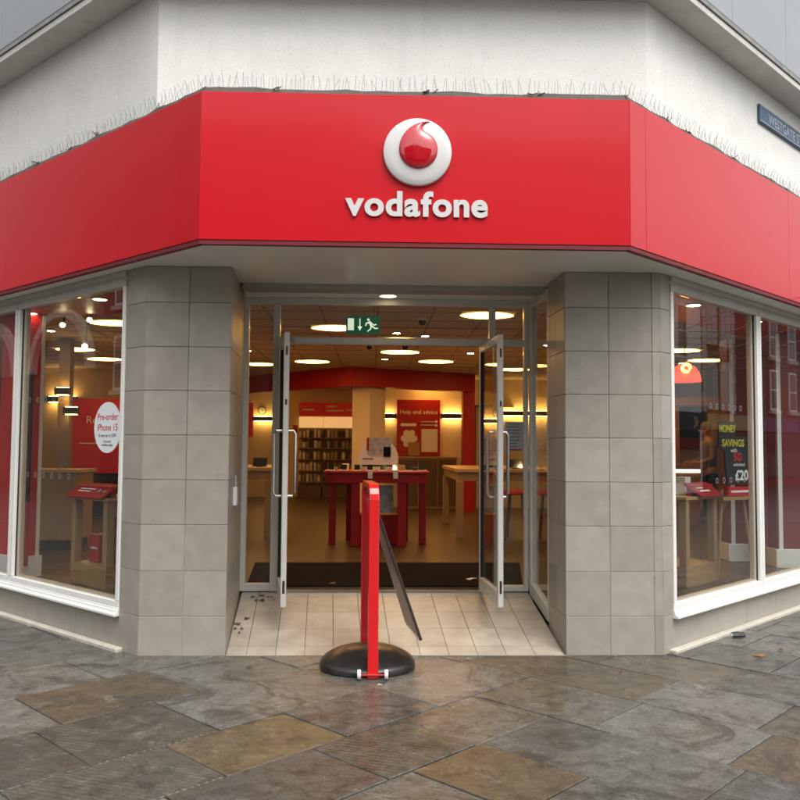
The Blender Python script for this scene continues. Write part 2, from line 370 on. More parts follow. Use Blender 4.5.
for k in range(len(MBND)-1):
    rr = random.Random(100+k); js = [q for q in FIX.get(k, [rr.uniform(-2.6, -2)]) if q < TB[k]-.3]
    while js and js[-1]+.95 < TB[k]: js.append(js[-1]+rr.uniform(.55, .9))
    if js and TB[k]-js[-1] < .3: js.pop()
    if not js: js = [TB[k]-.8]
    js.append(TB[k])
    while js[0] > -8: js.insert(0, js[0]-rr.uniform(.6, .95))
    for a, b_ in zip(js[:-1], js[1:]): emit_slab(a, b_, MBND[k], MBND[k+1], TONE.get(('L', k, a)))
    # matching course of the right street: t between TB[k] and TB[k-1], starts at m = MBND[k]
    js = [MBND[k]] + [q for q in RFIX.get(k, []) if q > MBND[k]+.35]
    while js[-1] < 8.5: js.append(js[-1]+rr.uniform(.65, 1.0))
    for a, b_ in zip(js[:-1], js[1:]): emit_slab(TB[k], TB[k-1], a, b_, TONE.get(('R', k, a)))

# ================================================================== entrance ramp (tiled)
def rz(y): return GZ+.004+(FZ-.03-GZ)*min(max(y, 0), 1.15)/1.15
ramp = struct(MB().prism([(-1.085, -.01), (1.49, -.01), (1.41, 1.3), (-1.165, 1.3)], -.1, lambda p: rz(p[1])-.004).build('entrance_floor', pm('tile_joint', (.17, .15, .12), .9, var=.3)))
RT1 = pm('cream_floor_tile', (.40, .355, .29), .4, var=.32, vs=4, bump=.08, bs=60, ovar=.06, rv=.1)
xs = [-1.08, -.93, -.712, -.494, -.276, -.058, .160, .378, .596, .814, 1.032, 1.25, 1.47]
ys = [-.004, .14, .44, .74, 1.04, 1.148]
for i in range(len(xs)-1):
    for j in range(len(ys)-1):
        g = .0022
        sh = lambda x, y: (x + (-.055*(y)), y)
        p = [sh(xs[i]+g, ys[j]+g), sh(xs[i+1]-g, ys[j]+g), sh(xs[i+1]-g, ys[j+1]-g), sh(xs[i]+g, ys[j+1]-g)]
        MB().prism(p, lambda q: rz(q[1])-.02, lambda q: rz(q[1])).build('floor_tile', RT1, ramp)

# ================================================================== the shop building
shop = thing('corner_shop', 'corner phone shop with red fascia, grey tiled pillars and white rendered upper wall', 'shop')
# --- pillars: core and tiles
def pillar(x0, x1, wing, s1, inner_x1, yb, vj, sjoin, zj, top):
    inner0 = x0 if wing is WR else x1
    out_pts = [(x0, 0), (x1, 0)] if wing is WR else [(x1, 0), (x0, 0)]
    # plan polygon: inner front, outer front, along wing, back, inner back
    corner = (x1 if wing is WR else x0, 0); e = wing.P(s1, 0, 0); eb = wing.P(s1, -.3, 0)
    g = .006
    sg = 1 if wing is WR else -1
    pts = [(inner0+sg*g, g), (corner[0]-sg*g, g), (e.x-wing.n.x*g, e.y-wing.n.y*g), (eb.x, eb.y), (inner_x1+sg*g, yb)]
    p = MB().prism(pts, -.05, top).build('pillar', GROUT, shop)
    gp = .0018
    zz = [GZ-.002]+zj+[top-.001]
    for k in range(len(zz)-1):
        z0, z1 = zz[k]+gp, zz[k+1]-gp
        for a, b_ in zip(vj[:-1], vj[1:]):
            MB().box(a+gp, b_-gp, 0, .012, z0, z1).build('tile', TILE, p, .0015)
        # wing return
        sj = [0]+sjoin
        for a, b_ in zip(sj[:-1], sj[1:]):
            MB().box(a+gp, b_-gp, 0, -.012, z0, z1, wing).build('tile', TILE, p, .0015)
        # inner return
        d = Vector((inner_x1-inner0, yb)).normalized(); L_ = math.hypot(inner_x1-inner0, yb)
        fr = Fr((inner0, 0), (d.x, d.y), (-sg*d.y, sg*d.x))
        zr = max(z0, GZ+.01)
        for a, b_ in ((.0, L_*.5), (L_*.5, L_)):
            MB().box(a+gp+(.013 if a == 0 else 0), b_-gp, 0, -.012, zr, z1, fr).build('tile', TILE, p, .0015)
    return p
ZJ = [.322, .658, 1.004, 1.341, 1.68, 2.017, 2.352, 2.693]
pillar(-1.735, -1.085, WL, .27, -1.155, 1.08, [-1.735, -1.405, -1.085], [.27], ZJ, 2.972)
pillar(1.485, 2.235, WR, .155, 1.462, .5, [1.485, 1.828, 2.168, 2.235], [.155], ZJ, 2.972)
# --- plinths below windows
def plinth(fr, s0, s1, sj):
    p = MB().box(s0, s1, -.022, -.3, -.05, .29, fr).build('plinth', GROUT, shop)
    for a, b_ in zip(sj[:-1], sj[1:]):
        MB().box(a+.0015, b_-.0015, -.01, -.024, GZ, .292, fr).build('plinth_tile', PLINTH, p, .0015)
    MB().box(s0-.06, s1, .055, -.0095, -.05, GZ+.028, fr).build('footing_strip', CONC, p, .008)
plinth(WL, .272, 9, [.272+.68*i for i in range(13)]+[9]); plinth(WR, .157, 9, [.157+.68*i for i in range(13)]+[9])
# --- shop windows
GRAY_HEAD = pm('window_head', (.47, .455, .41), .5, var=.08)
WOODTRIM = pm('pale_inner_frame', (.62, .50, .38), .5, var=.08)
wins = []
def window(fr, s0, s1, nm='shop_window'):
    wd = MB()
    f = .045
    wd.box(s0, s0+f, .01, -.07, .40, 2.85, fr); wd.box(s1-f, s1, .01, -.07, .40, 2.85, fr)
    wd.box(s0, s1, .008, -.07, .352, .398, fr)
    o = wd.build(nm, WHITEP, shop, .004)
    MB().box(s0, s1, .008, -.07, 2.852, 2.903, fr).build('head_bar', GRAY_HEAD, o)
    i = MB(); i.box(s0+f+.001, s0+f+.04, -.03, -.075, .40, 2.85, fr); i.box(s1-f-.04, s1-f-.001, -.03, -.075, .40, 2.85, fr); i.box(s0+f+.04, s1-f-.04, -.03, -.075, .40, .415, fr)
    i.build('inner_frame', WOODTRIM, o)
    MB().box(s0+f+.002, s1-f-.002, -.022, -.028, .402, 2.848, fr).build('pane', GLASS, o)
    for q in (s0+f, s1-f-.008): MB().box(q, q+.008, -.018, -.03, .40, 2.85, fr).build('glazing_gasket', DARK, o)
    sl = MB(); a, b_ = s0-.005, s1+.005
    pr = [(-.06, .352), (.010, .352), (.014, .335), (.02, .33), (.022, .312), (.046, .305), (.046, .285), (.0, .285), (-.01, .292)]
    vs = [fr.P(a, d, z) for d, z in pr]; sl.slab(vs, Vector((fr.u.x, fr.u.y, 0))*(b_-a))
    sl.build('sill', WHITEP, o, .003)
    wins.append(o); return o
w1 = window(WL, .275, 2.13); w2 = window(WL, 2.14, 4.1); w3 = window(WL, 4.11, 6.1)
w4 = window(WR, .16, 1.86); w5 = window(WR, 1.87, 3.8); w6 = window(WR, 3.81, 5.8)
for fr, a in ((WL, .275), (WR, .16)):
    h = MB(); h.box(a, 9, .0, -.12, 2.905, 2.971, fr); h.box(a, 9, .02, .0, 2.93, 2.971, fr)
    h.build('window_head', GRAY_HEAD, shop, .003)
    MB().box(6.12 if fr is WL else 5.82, 14, 0, -.25, .29, 2.905, fr).build('side_wall', TILE, shop)
    MB().box(9, 14, 0, -.25, -.05, .289, fr).build('side_wall', TILE, shop)
# --- canopy soffit, fascia
def wp(fr, a, d=0): q = fr.P(a, d, 0); return (q.x, q.y)
sof = MB().prism([wp(FLF, 9, -.03), wp(FLF, 0, -.03), wp(FRF, 0, -.03), wp(FRF, 9, -.03), wp(UR, 9, -.1), (2.2, .1), (1.49, .62), (-1.1, .62), (-1.7, .1), wp(UL, 9, -.1)], 2.973, 3.02)
sof.build('soffit', SOFF, shop)
MB().box(-1.1, 1.49, .85, .62, 2.935, 2.99).build('shutter_channel', pm('shutter_grey', (.33, .32, .29), .5, var=.15, vs=5), shop, .004)
MB().box(-1.12, 1.45, 1.12, .865, 2.945, 2.99).build('soffit_strip', SOFF, shop)
MB().box(-1.1, 1.46, .865, .85, 2.955, 2.99).build('shadow_gap', DARK, shop)
def fpanel(pts, nm='fascia_panel'): 
    return MB().prism(pts, 2.985, 4.005).build(nm, RED, shop, .002)
def run(fr, joints):
    for a, b_ in zip(joints[:-1], joints[1:]):
        g0 = .0015 if a else 0
        p = [wp(fr, a+g0, 0), wp(fr, b_-.0015, 0), wp(fr, b_-.0015, -.035), wp(fr, a+g0+(.02 if a == 0 else 0), -.035)]
        fpanel(p)
run(FLF, [0, .24, 2.92, 5.9, 8.9]); run(FRF, [0, .215, 2.85, 5.85, 8.85])
fpanel([(-1.18+.001, -.8), (1.755-.001, -.8), (1.755-.02, -.765), (-1.18+.02, -.765)])
for fr in (FLF, FRF): MB().box(.0, 9, -.006, -.05, 2.955, 2.983, fr).build('shaded_fascia_lip', REDD, shop)  # dark red strip stands in for the shadow gap below the panels
MB().box(-1.18, 1.755, -.794, -.75, 2.955, 2.983).build('shaded_fascia_lip', REDD, shop)
ledge = MB(); 
ledge.prism([wp(FLF, 9, -.04), wp(FLF, 0, -.04), wp(FRF, 0, -.04), wp(FRF, 9, -.04), wp(UR, 9, -.05), (2.15, .05), (-1.69, .05), wp(UL, 9, -.05)], 3.94, 3.99)
ledge.build('ledge_board', FLASH, shop)
def flashing(fr, a, b_):
    mb = MB(); n_ = int((b_-a)/.12); rr = random.Random(int(a*10)+n_)
    lo = []; hi = []
    for i in range(n_+1):
        s = a+(b_-a)*i/n_; hi.append(4.046+rr.uniform(-.009, .009))
        lo.append(s)
    for i in range(n_):
        d0 = -.012+rr.uniform(-.004, .004)
        vs = [fr.P(lo[i], d0, 4.007), fr.P(lo[i+1], d0, 4.007), fr.P(lo[i+1], d0-.06, 4.007), fr.P(lo[i], d0-.06, 4.007),
              fr.P(lo[i], d0-.02, hi[i]), fr.P(lo[i+1], d0-.02, hi[i+1]), fr.P(lo[i+1], d0-.06, hi[i+1]), fr.P(lo[i], d0-.06, hi[i])]
        mb.add(vs, [(3, 2, 1, 0), (4, 5, 6, 7), (0, 1, 5, 4), (1, 2, 6, 5), (2, 3, 7, 6), (3, 0, 4, 7)])
    mb.build('flashing', FLASH, shop)
FF = Fr((0, -.8), (1, 0), (0, -1))
flashing(FF, -1.18, 1.755); flashing(FLF, 0, 6); flashing(FRF, 0, 6)
def spikes(fr, a, b_, d, seed):
    rr = random.Random(seed); mb = MB(); s = a; k = 0
    while s < b_:
        k += 1
        lean = rr.gauss(0, .10) if rr.random() < .75 else rr.uniform(-.5, .5)
        out = (.35 if k % 3 == 0 else (-.25 if k % 3 == 1 else .0)) + rr.gauss(0, .06); L_ = rr.uniform(.10, .125)
        p0 = fr.P(s, d, 4.035); p1 = fr.P(s+lean*L_, d+out*L_, 4.035+L_)
        mb.tube([p0, p1], .0013, 3, False); s += rr.uniform(.018, .028)
    o = mb.build('bird_spikes', pm('spike_wire', (.18, .175, .17), .5, .3), shop); o['kind'] = 'stuff'
    st = MB().box(a, b_, d+.02, d-.02, 4.0, 4.034, fr).build('spike_strip', FLASH, shop)
spikes(FF, -1.15, 1.72, -.07, 1); spikes(FLF, .02, 5, -.06, 2); spikes(FRF, .02, 5, -.06, 3)
tw = MB()     # twigs and leaf litter caught on the ledge
for fr, s in ((FLF, .55), (FLF, 1.35), (FLF, 1.9), (FF, .35), (FRF, .55), (FRF, .9), (FRF, 1.7), (FLF, 2.4), (FF, -.7), (FF, 1.1)):
    for k in range(4):
        p = fr.P(s+random.uniform(-.05, .05), -.012+random.uniform(-.01, .014), 4.03); q = p+Vector((random.uniform(-.05, .05), random.uniform(-.01, .02), random.uniform(.004, .035)))
        tw.tube([p, q], random.uniform(.002, .005), 4)
o = tw.build('ledge_debris', pm('twig', (.06, .05, .035), .9, var=.3), shop); o['kind'] = 'stuff'
# --- upper wall, cornice, cladding
for fr in (UL, UR): 
    d0 = .0
    MB().prism([wp(fr, 0, 0), wp(fr, 16, 0), wp(fr, 16, -.3), wp(fr, .12, -.3)], 3.0, 5.15).build('rendered_wall', RENDER, shop)
MB().prism([(-1.69, 0), (2.15, 0), (2.15-.12, .3), (-1.69+.12, .3)], 3.0, 5.15).build('rendered_wall', RENDER, shop)
def corner(fr1, d1, d2):   # corner point of front offset d1 with wing offset d2
    # front line y=-d1 ; wing line
    q = fr1.P(0, d2, 0); t = (-d1-q.y)/fr1.u.y; return (q.x+fr1.u.x*t, -d1)
def band(nm, d0, d1, z0, z1, mt, bevel=0):
    a, b_, c, e = corner(UL, d1, d1), corner(UR, d1, d1), corner(UR, d0, d0), corner(UL, d0, d0)
    parts = [([a, b_, c, e]), ([wp(UL, 16, d1), a, e, wp(UL, 16, d0)]), ([b_, wp(UR, 16, d1), wp(UR, 16, d0), c])]
    for p in parts: MB().prism(p, z0, z1).build(nm, mt, shop, bevel)
band('cornice', -.3, .255, 5.152, 5.21, pm('cornice_paint', (.60, .585, .54), .7, var=.12, vs=5, bump=.2), .004)
band('gutter_edge', .15, .268, 5.213, 5.25, pm('gutter', (.25, .245, .23), .6, var=.3, vs=9))
band('drip_flashing', .10, .235, 5.253, 5.30, pm('dark_flashing', (.035, .037, .04), .5))
for fr in (UL, UR):
    for i in range(12):
        s = -.1+i*1.22
        MB().box(s+.004, s+1.216, .21, .17, 5.304, 8.6, fr).build('cladding_panel', CLAD, shop, .003)
a, b_ = corner(UL, .21, .21), corner(UR, .21, .21)
n_ = 4
for i in range(n_):
    x0, x1 = a[0]+(b_[0]-a[0])*i/n_, a[0]+(b_[0]-a[0])*(i+1)/n_
    MB().box(x0+.004, x1-.004, -.21, -.17, 5.304, 8.6).build('cladding_panel', CLAD, shop, .003)
MB().prism([wp(UL, 16, .1), corner(UL, .1, .1), corner(UR, .1, .1), wp(UR, 16, .1), (11, 18), (-11, 18)], 8.55, 8.75).build('roof_slab', CLAD, shop)
MB().prism([wp(UL, 16, -.05), wp(UL, .2, -.31), wp(UR, .2, -.31), wp(UR, 16, -.05), (13.9, 15.2), (-13.9, 15.2)], CZ+.1, CZ+.3).build('floor_slab', SOFF, shop)
MB().prism([wp(UL, 16.2, .2), wp(UL, 16.2, 0), (-13, 15), (13, 15), wp(UR, 16.2, 0), wp(UR, 16.2, .2), (14, 15.6), (-14, 15.6)], -.05, 8.55).build('rear_wall', RENDER, shop)

# --- emblem and lettering
SILV = pm('silver_white', (.64, .63, .62), .38, .1, var=.03)
ER = .233; ec = Vector((.291, -.803, 3.601))
axm = Matrix(((1, 0, 0), (0, 0, -1), (0, 1, 0)))     # lathe axis -> -y
emb = MB().lathe([(ER*.96, 0), (ER, .008), (ER, .022), (ER*.985, .03), (ER*.93, .037), (ER*.8, .043), (ER*.4, .049), (.004, .051)], 64, ec, axm).build('emblem', SILV, shop, smooth=True)
def bez(p0, p1, p2, p3, n):
    out = []
    for i in range(n):
        t = i/n; k = 1-t; out.append(tuple(k**3*a+3*k*k*t*b+3*k*t*t*c+t**3*d for a, b, c, d in zip(p0, p1, p2, p3)))
    return out
pts = bez((.355, .885), (-.12, .88), (-.55, .52), (-.542, .03), 18)
cc, rc = (.018, .03), .56
pts += [(cc[0]+rc*math.cos(R(a)), cc[1]+rc*math.sin(R(a))) for a in range(180, 420, 8)]
pts += bez((.285, .52), (.09, .60), (.06, .76), (.355, .885), 10)
# raised, softly domed drop, triangulated inside its outline
from mathutils.geometry import delaunay_2d_cdt
def inside(x, y):
    c = False
    for i in range(len(pts)):
        (x0, y0), (x1, y1) = pts[i-1], pts[i]
        if (y0 > y) != (y1 > y) and x < (x1-x0)*(y-y0)/(y1-y0)+x0: c = not c
    return c
def edist(x, y):
    b = 9
    for i in range(len(pts)):
        (x0, y0), (x1, y1) = pts[i-1], pts[i]; l2 = (x1-x0)**2+(y1-y0)**2 or 1e-9; t = max(0, min(1, ((x-x0)*(x1-x0)+(y-y0)*(y1-y0))/l2)); b = min(b, math.hypot(x-x0-t*(x1-x0), y-y0-t*(y1-y0)))
    return b
pp2 = [Vector(q) for q in pts] + [Vector((x*.045, y*.045)) for x in range(-14, 14) for y in range(-14, 22) if inside(x*.045, y*.045) and edist(x*.045, y*.045) > .018]
vv, ee, ff, *_ = delaunay_2d_cdt(pp2, [], [list(range(len(pts)))], 1, 1e-5)
mb = MB(); top_ = []
for q in vv:
    dd = min(edist(q.x, q.y)/.5, 1); r = min(math.hypot(q.x, q.y), 1)
    top_.append(ec+Vector((q.x*ER, -(.051-.012*r**3+.004+.030*math.sqrt(max(0, 1-(1-dd)**2))), q.y*ER)))
mb.add(top_, [tuple(f_) for f_ in ff])
nb_ = len(pts); mb.add([ec+Vector((x*ER, -.03, y*ER)) for x, y in pts]+[ec+Vector((x*ER, -(.055-.012*min(math.hypot(x, y), 1)**3), y*ER)) for x, y in pts], [(i, (i+1) % nb_, nb_+(i+1) % nb_, nb_+i) for i in range(nb_)])
mb.build('drop_mark', pm('gloss_red', (.50, .006, .015), .08, coat=1, cr=.03, var=0), emb, smooth=True)
word = 'vodafone'; H = .126; size = H/.546
ms = [text_mesh(c, size, .006, .0078, 1.0001+i*1e-6, 6) for i, c in enumerate(word)]
wd = [(min(v.co.x for v in q.vertices), max(v.co.x for v in q.vertices)) for q in ms]
W0 = -.197; W1 = .772; gap = [.004, .012, .012, .004, -.004, .012, .013]
tot = sum(b-a for a, b in wd)+sum(gap); sxx = (W1-W0)/tot; x = W0
letr = thing('tmp_lettering', None, None) if False else None
for i, c in enumerate(word):
    a, b_ = wd[i]
    o = put('sign_letter', ms[i], SILV, shop, face_m((x-a*sxx, -.812, 3.166), (1, 0, 0), (0, -1, 0), sx=sxx))
    x += (b_-a)*sxx+(gap[i]*sxx if i < 7 else 0)

# --- entrance screen
EY = 1.15
es = MB()
def ex(x0, x1, z0, z1, y0=EY-.03, y1=EY+.05): es.box(x0, x1, y0, y1, z0, z1)
zb = FZ-.02
ex(-1.163, -1.118, zb, 2.944); ex(-.898, -.838, zb, 2.88); ex(1.057, 1.115, 2.588, 2.88); ex(1.10, 1.16, zb, 2.588); ex(1.375, 1.412, zb, 2.944)
ex(-1.118, 1.375, 2.882, 2.944, EY-.028, EY+.048); ex(-.838, 1.375, 2.524, 2.586, EY-.026, EY+.046); ex(-1.118, -.898, zb, zb+.065, EY-.028, EY+.048); ex(1.16, 1.375, zb, zb+.05, EY-.028, EY+.048)
scr = es.build('entrance_frame', ALU, shop, .004)
for (x0, x1, z0, z1) in ((-1.117, -.899, zb+.066, 2.881), (-.837, 1.056, 2.588, 2.881), (1.116, 1.374, 2.588, 2.881), (1.161, 1.374, zb+.051, 2.523)):
    MB().box(x0, x1, EY+.004, EY+.012, z0, z1).build('pane', SGLASS, scr)
# right return light between screen and pillar
rf = Fr((1.418, EY-.03), ((1.468-1.418)/.62, -.998), (-.998, -.08))
rr_ = MB(); rr_.box(0, .05, 0, -.05, .25, 2.944, rf); rr_.box(.56, .61, 0, -.05, .17, 2.944, rf); rr_.box(.05, .56, 0, -.05, 2.88, 2.944, rf)
rr_.slab([rf.P(.05, 0, rz(1.07)), rf.P(.56, 0, rz(.56)), rf.P(.56, 0, rz(.56)+.11), rf.P(.05, 0, rz(1.07)+.11)], Vector((-rf.n.x, -rf.n.y, 0))*.05)
ro = rr_.build('return_light', ALU, shop)
MB().slab([rf.P(.05, -.02, rz(1.07)+.11), rf.P(.56, -.02, rz(.56)+.11), rf.P(.56, -.02, 2.88), rf.P(.05, -.02, 2.88)], Vector((-rf.n.x, -rf.n.y, 0))*.008).build('pane', SGLASS, ro)
# --- doors
def bar_handle(fr, s, sd, parent):
    d = .022*sd; e = .085*sd
    p = [fr.P(s, d, 1.20), fr.P(s, e*.8, 1.20), fr.P(s, e, 1.225), fr.P(s, e, 1.70), fr.P(s, e*.8, 1.725), fr.P(s, d, 1.725)]
    MB().tube(p, .0135, 10).build('handle', STEEL, parent, smooth=True)
def door(hx, hy, ex_, ey_, nm='door'):
    u = Vector((ex_-hx, ey_-hy)); L_ = u.length; u.normalize(); fr = Fr((hx, hy), (u.x, u.y), (-u.y, u.x))
    z0, z1 = .332, 2.515; t = .022
    d = MB(); d.box(0, .055, -t, t, z0, z1, fr); d.box(L_-.058, L_, -t, t, z0, z1, fr); d.box(.055, L_-.058, -t+.001, t-.001, z0, z0+.12, fr); d.box(.055, L_-.058, -t+.001, t-.001, z1-.06, z1, fr)
    o = d.build(nm, ALU, shop, .004)
    MB().box(.055, L_-.058, -.004, .004, z0+.12, z1-.06, fr).build('pane', SGLASS, o)
    for q in (.0565, L_-.0665): MB().box(q, q+.007, -t+.004, t-.004, z0+.121, z1-.061, fr).build('glazing_gasket', DARK, o)
    bar_handle(fr, L_-.12, 1, o); bar_handle(fr, L_-.12, -1, o)
    k = MB(); k.box(L_, L_+.002, -.009, .009, .44, .54, fr); k.box(L_, L_+.002, -.008, .008, 1.93, 1.975, fr); k.box(L_, L_+.002, -.008, .008, 2.33, 2.40, fr); k.build('lock_plate', pm('lock_dark', (.08, .08, .08), .35, .8), o)
    return o
door(-.812, 1.10, -.688, .285); door(.985, 1.12, 1.032, .29)
o = MB().box(-.80, -.70, 1.06, 1.10, 2.52, 2.56).build('door_closer', STEEL, shop, .004)
# threshold
MB().box(-.838, 1.10, EY-.03, EY+.06, zb-.02, zb+.006).build('threshold', STEEL, shop)
# intercom on the left pillar return
sw = thing('door_switch', 'small white door switch box on the inner side of left pillar', 'switch', (-1.11, .45, 1.13))
MB().box(-1.118, -1.085, .38, .46, 1.12, 1.27).build('box', pm('white_plastic', (.7, .7, .68), .4), sw, .005)
MB().tube([(-1.10, .42, 1.27), (-1.105, .43, 1.36)], .012, 6).build('cable', pm('grey_cable', (.3, .3, .3), .5), sw)
# soffit downlight
def downlight(p, r, label, es=14, group='round downlights', nrm=1):
    t = thing('downlight', label, 'light', p, group)
    MB().lathe([(r*1.18, 0), (r*1.18, -.006), (r, -.008), (r*.98, -.002)], 24, p).build('trim_ring', pm('white_plastic', (.7, .7, .68), .4), t)
    MB().lathe([(r*.97, -.002), (r*.97, -.005), (r*.5, -.012), (.001, -.014)], 20, p).build('lens', emit('lamp_warm_%d' % es, (1, .78, .42), es), t)
    return t
downlight((.13, .97, 2.944), .075, 'yellow round downlight in the canopy over the doorway', 5)

# ================================================================== interior shell
WALLI = pm('cream_wall', (.64, .52, .34), .7, var=.05, vs=2)
CEIL = pm('shop_ceiling_tile', (.66, .54, .40), .8, var=.06, vs=2)
def wood(name, c, sc=(1, 12, 12), rough=.4, spec=.5):
    mt = pm(name, c, rough, var=.12, vs=3, spec=spec); n = mt.node_tree; L = n.links.new
    geo = [x for x in n.nodes if x.type == 'NEW_GEOMETRY'][0]; no = [x for x in n.nodes if x.type == 'TEX_NOISE'][0]
    mp = n.nodes.new('ShaderNodeMapping'); mp.inputs['Scale'].default_value = sc; L(geo.outputs['Position'], mp.inputs[0]); L(mp.outputs[0], no.inputs['Vector'])
    return mt
OAK = wood('light_oak', (.31, .19, .08), (6, 6, .8)); OAKT = wood('light_oak_top', (.42, .27, .12), (1, 8, 8))
FLOORW = wood('brown_wood_floor', (.066, .041, .022), (9, .8, 1), .38)
inl = lambda fr, a, d: wp(fr, a, d)
room = [wp(WL, 15, -.26), wp(WL, .35, -.26), (-1.2, EY+.05), (1.42, EY+.05), wp(WR, .3, -.26), wp(WR, 15, -.26), (13, 14.8), (-13, 14.8)]
struct(MB().prism(room, FZ-.3, FZ).build('shop_floor', FLOORW))
sc_ = struct(MB().prism(room, CZ, CZ+.08).build('shop_ceiling', CEIL))
wl_ = struct(MB().box(-3.6, .2, 14.6, 14.75, FZ, CZ).build('back_wall', WALLI))
struct(MB().box(.2, 12, 11.25, 11.4, FZ, CZ).build('help_wall', WALLI))
struct(MB().box(.2, .35, 11.4, 14.6, FZ, CZ).build('return_wall', WALLI))
struct(MB().box(-12, -3.6, 9.5, 9.65, FZ, CZ).build('left_wall', WALLI))
struct(MB().box(-3.75, -3.6, 9.65, 14.6, FZ, CZ).build('side_wall_inside', WALLI))
# planks in the shop floor near the door
MAT_ = struct(MB().prism([(-1.12, EY+.08), (1.38, EY+.08), (1.62, 2.76), (-1.25, 2.74)], FZ+.001, FZ+.012).build('door_mat', pm('dark_mat', (.010, .007, .005), .95, spec=.1, var=.3, vs=40, bump=.6, bs=300)))
MAT_['kind'] = 'thing'; tag(MAT_, 'dark brown entrance mat inside the open doors', 'mat')
# bulkhead portal, column
IRED = pm('interior_red', (.38, .005, .008), .45, var=.04)
bk = MB(); 
bk.prism([(-.375, 8.65), (2.03, 10.0), (2.03, 10.3), (-.375, 8.95)], 2.70, CZ-.002)
bk.prism([(-.377, 8.65), (-.377, 8.95), (-3.6, 12.3), (-3.6, 12.0)], 2.70, CZ-.002)
bk.box(1.79, 2.03, 10.02, 10.3, FZ, 2.70)
bk.build('bulkhead', IRED, shop)
MB().prism([(-.37, 9.0), (-.05, 8.93), (.24, 9.2), (-.07, 9.45)], FZ, 2.699).build('column', WALLI, shop)
# red lining above the windows, inside
for fr, a, b_ in ((WL, .28, 6), (WR, .17, 6)):
    MB().box(a, b_, -.13, -.75, 2.87, CZ-.002, fr).build('window_pelmet', IRED, shop)
for fr, a, d, lb_ in ((WL, 1.08, -.22, 'round downlight in red pelmet behind left window, nearer the mullion'), (WL, .49, -.2, 'round downlight in red pelmet beside the left pillar'), (WR, .98, -.2, 'round downlight in red pelmet behind first right window'), (WR, 2.3, -.2, 'round downlight in red pelmet just right of right mullion'), (WL, 2.33, -.2, 'round downlight in red pelmet left of the left mullion')):
    q = fr.P(a, d, 2.868); downlight(tuple(q), .06, lb_, 20)
# ceiling light panels
PAN = emit('light_panel', (1, .46, .10), 10.0)
panels = [(-1.03, 7.75), (1.06, 7.54), (1.24, 2.6), (-.46, 3.7), (2.62, 8.8), (-3.05, 3.5), (-4.5, 6.3), (-4.5, 7.7), (.41, 6.2), (-2.0, 8.3), (1.6, 5.0), (4.5, 5.6), (-.7, 12.4), (-2.4, 12.4), (1.2, 10.9), (5.4, 6.9), (.35, 4.75), (-2.2, 5.9)]
names = ['left of the bulkhead point', 'right of the bulkhead point', 'nearest above the right sidelight', 'behind the green exit sign', 'far right beyond the red portal leg', 'nearest behind the left window', 'middle one seen in the left window', 'farthest one seen in the left window', 'over the red table, farther one', 'over the left wood table, farther one', 'over the right wood table', 'seen in the right window', 'before the accessory shelves', 'before the wall clock', 'before the help board', 'deep behind the right window', 'over the red table, nearer one', 'over the left wood table, nearer one']
for (x, y), nm in zip(panels, names):
    t = thing('ceiling_light', 'square ceiling light panel, ' + nm, 'light', (x, y, CZ), 'square ceiling lights')
    fr = MB(); s = .3
    for a in ((-s, s, -s, -s+.02), (-s, s, s-.02, s), (-s, -s+.02, -s+.02, s-.02), (s-.02, s, -s+.02, s-.02)): fr.box(x+a[0], x+a[1], y+a[2], y+a[3], CZ-.012, CZ-.001)
    fr.build('frame', pm('panel_frame', (.6, .55, .45), .5), t)
    MB().box(x-s+.021, x+s-.021, y-s+.021, y+s-.021, CZ-.008, CZ-.002).build('louvre_tray', pm('panel_frame', (.6, .55, .45), .5), t)
    hw, hd = .29, .2; ar_ = [(-hw+2*hw*i/12) for i in range(13)]
    lens = [(x+a, y-hd*(1-(a/hw)**2)**.8) for a in ar_]+[(x+a, y+hd*(1-(a/hw)**2)**.8) for a in ar_[-2:0:-1]]
    MB().prism(lens, CZ-.02, CZ-.0085).build('diffuser', PAN, t)
for (x, y), nm in (((-1.9, 6.3), 'before the left wood table'), ((-2.25, 6.9), 'over the left wood table'), ((.3, 4.15), 'over the front of the red table, left'), ((.68, 4.4), 'over the front of the red table, right'), ((.2, 7.3), 'before the bulkhead point'), ((1.5, 6.3), 'before the right wood table'),
                  ((-.95, 5.0), 'left of the red table'), ((2.45, 5.2), 'right of the right door'), ((-3.6, 2.7), 'nearest in the left window'), ((-4.1, 4.3), 'middle depth in the left window'), ((-4.9, 7.2), 'deep in the left window'), ((3.7, 4.1), 'nearest in the right window'), ((5.2, 7.4), 'over the service counter'), ((.9, 9.6), 'before the help board')):
    t = thing('downlight', 'small bright ceiling spot ' + nm, 'light', (x, y, CZ), 'small ceiling spots')
    MB().lathe([(.06, 0), (.06, -.006), (.05, -.009), (.048, -.004)], 20, (x, y, CZ-.0005)).build('trim_ring', pm('white_plastic', (.7, .7, .68), .4), t)
    MB().lathe([(.046, -.003), (.046, -.006), (.001, -.007)], 16, (x, y, CZ-.0005)).build('lens', emit('spot_cream', (1, .64, .30), 200), t)
gt = MB()
for i in range(-12, 20): gt.box(i*.6+.04, i*.6+.058, 1.4, 14.5, CZ-.004, CZ-.0005)
for i in range(2, 24): gt.box(-7, 12, i*.6+.1, i*.6+.118, CZ-.0045, CZ-.0008)
o = gt.build('ceiling_grid', pm('grid_bar', (.30, .24, .17), .6), sc_); o['kind'] = 'stuff'
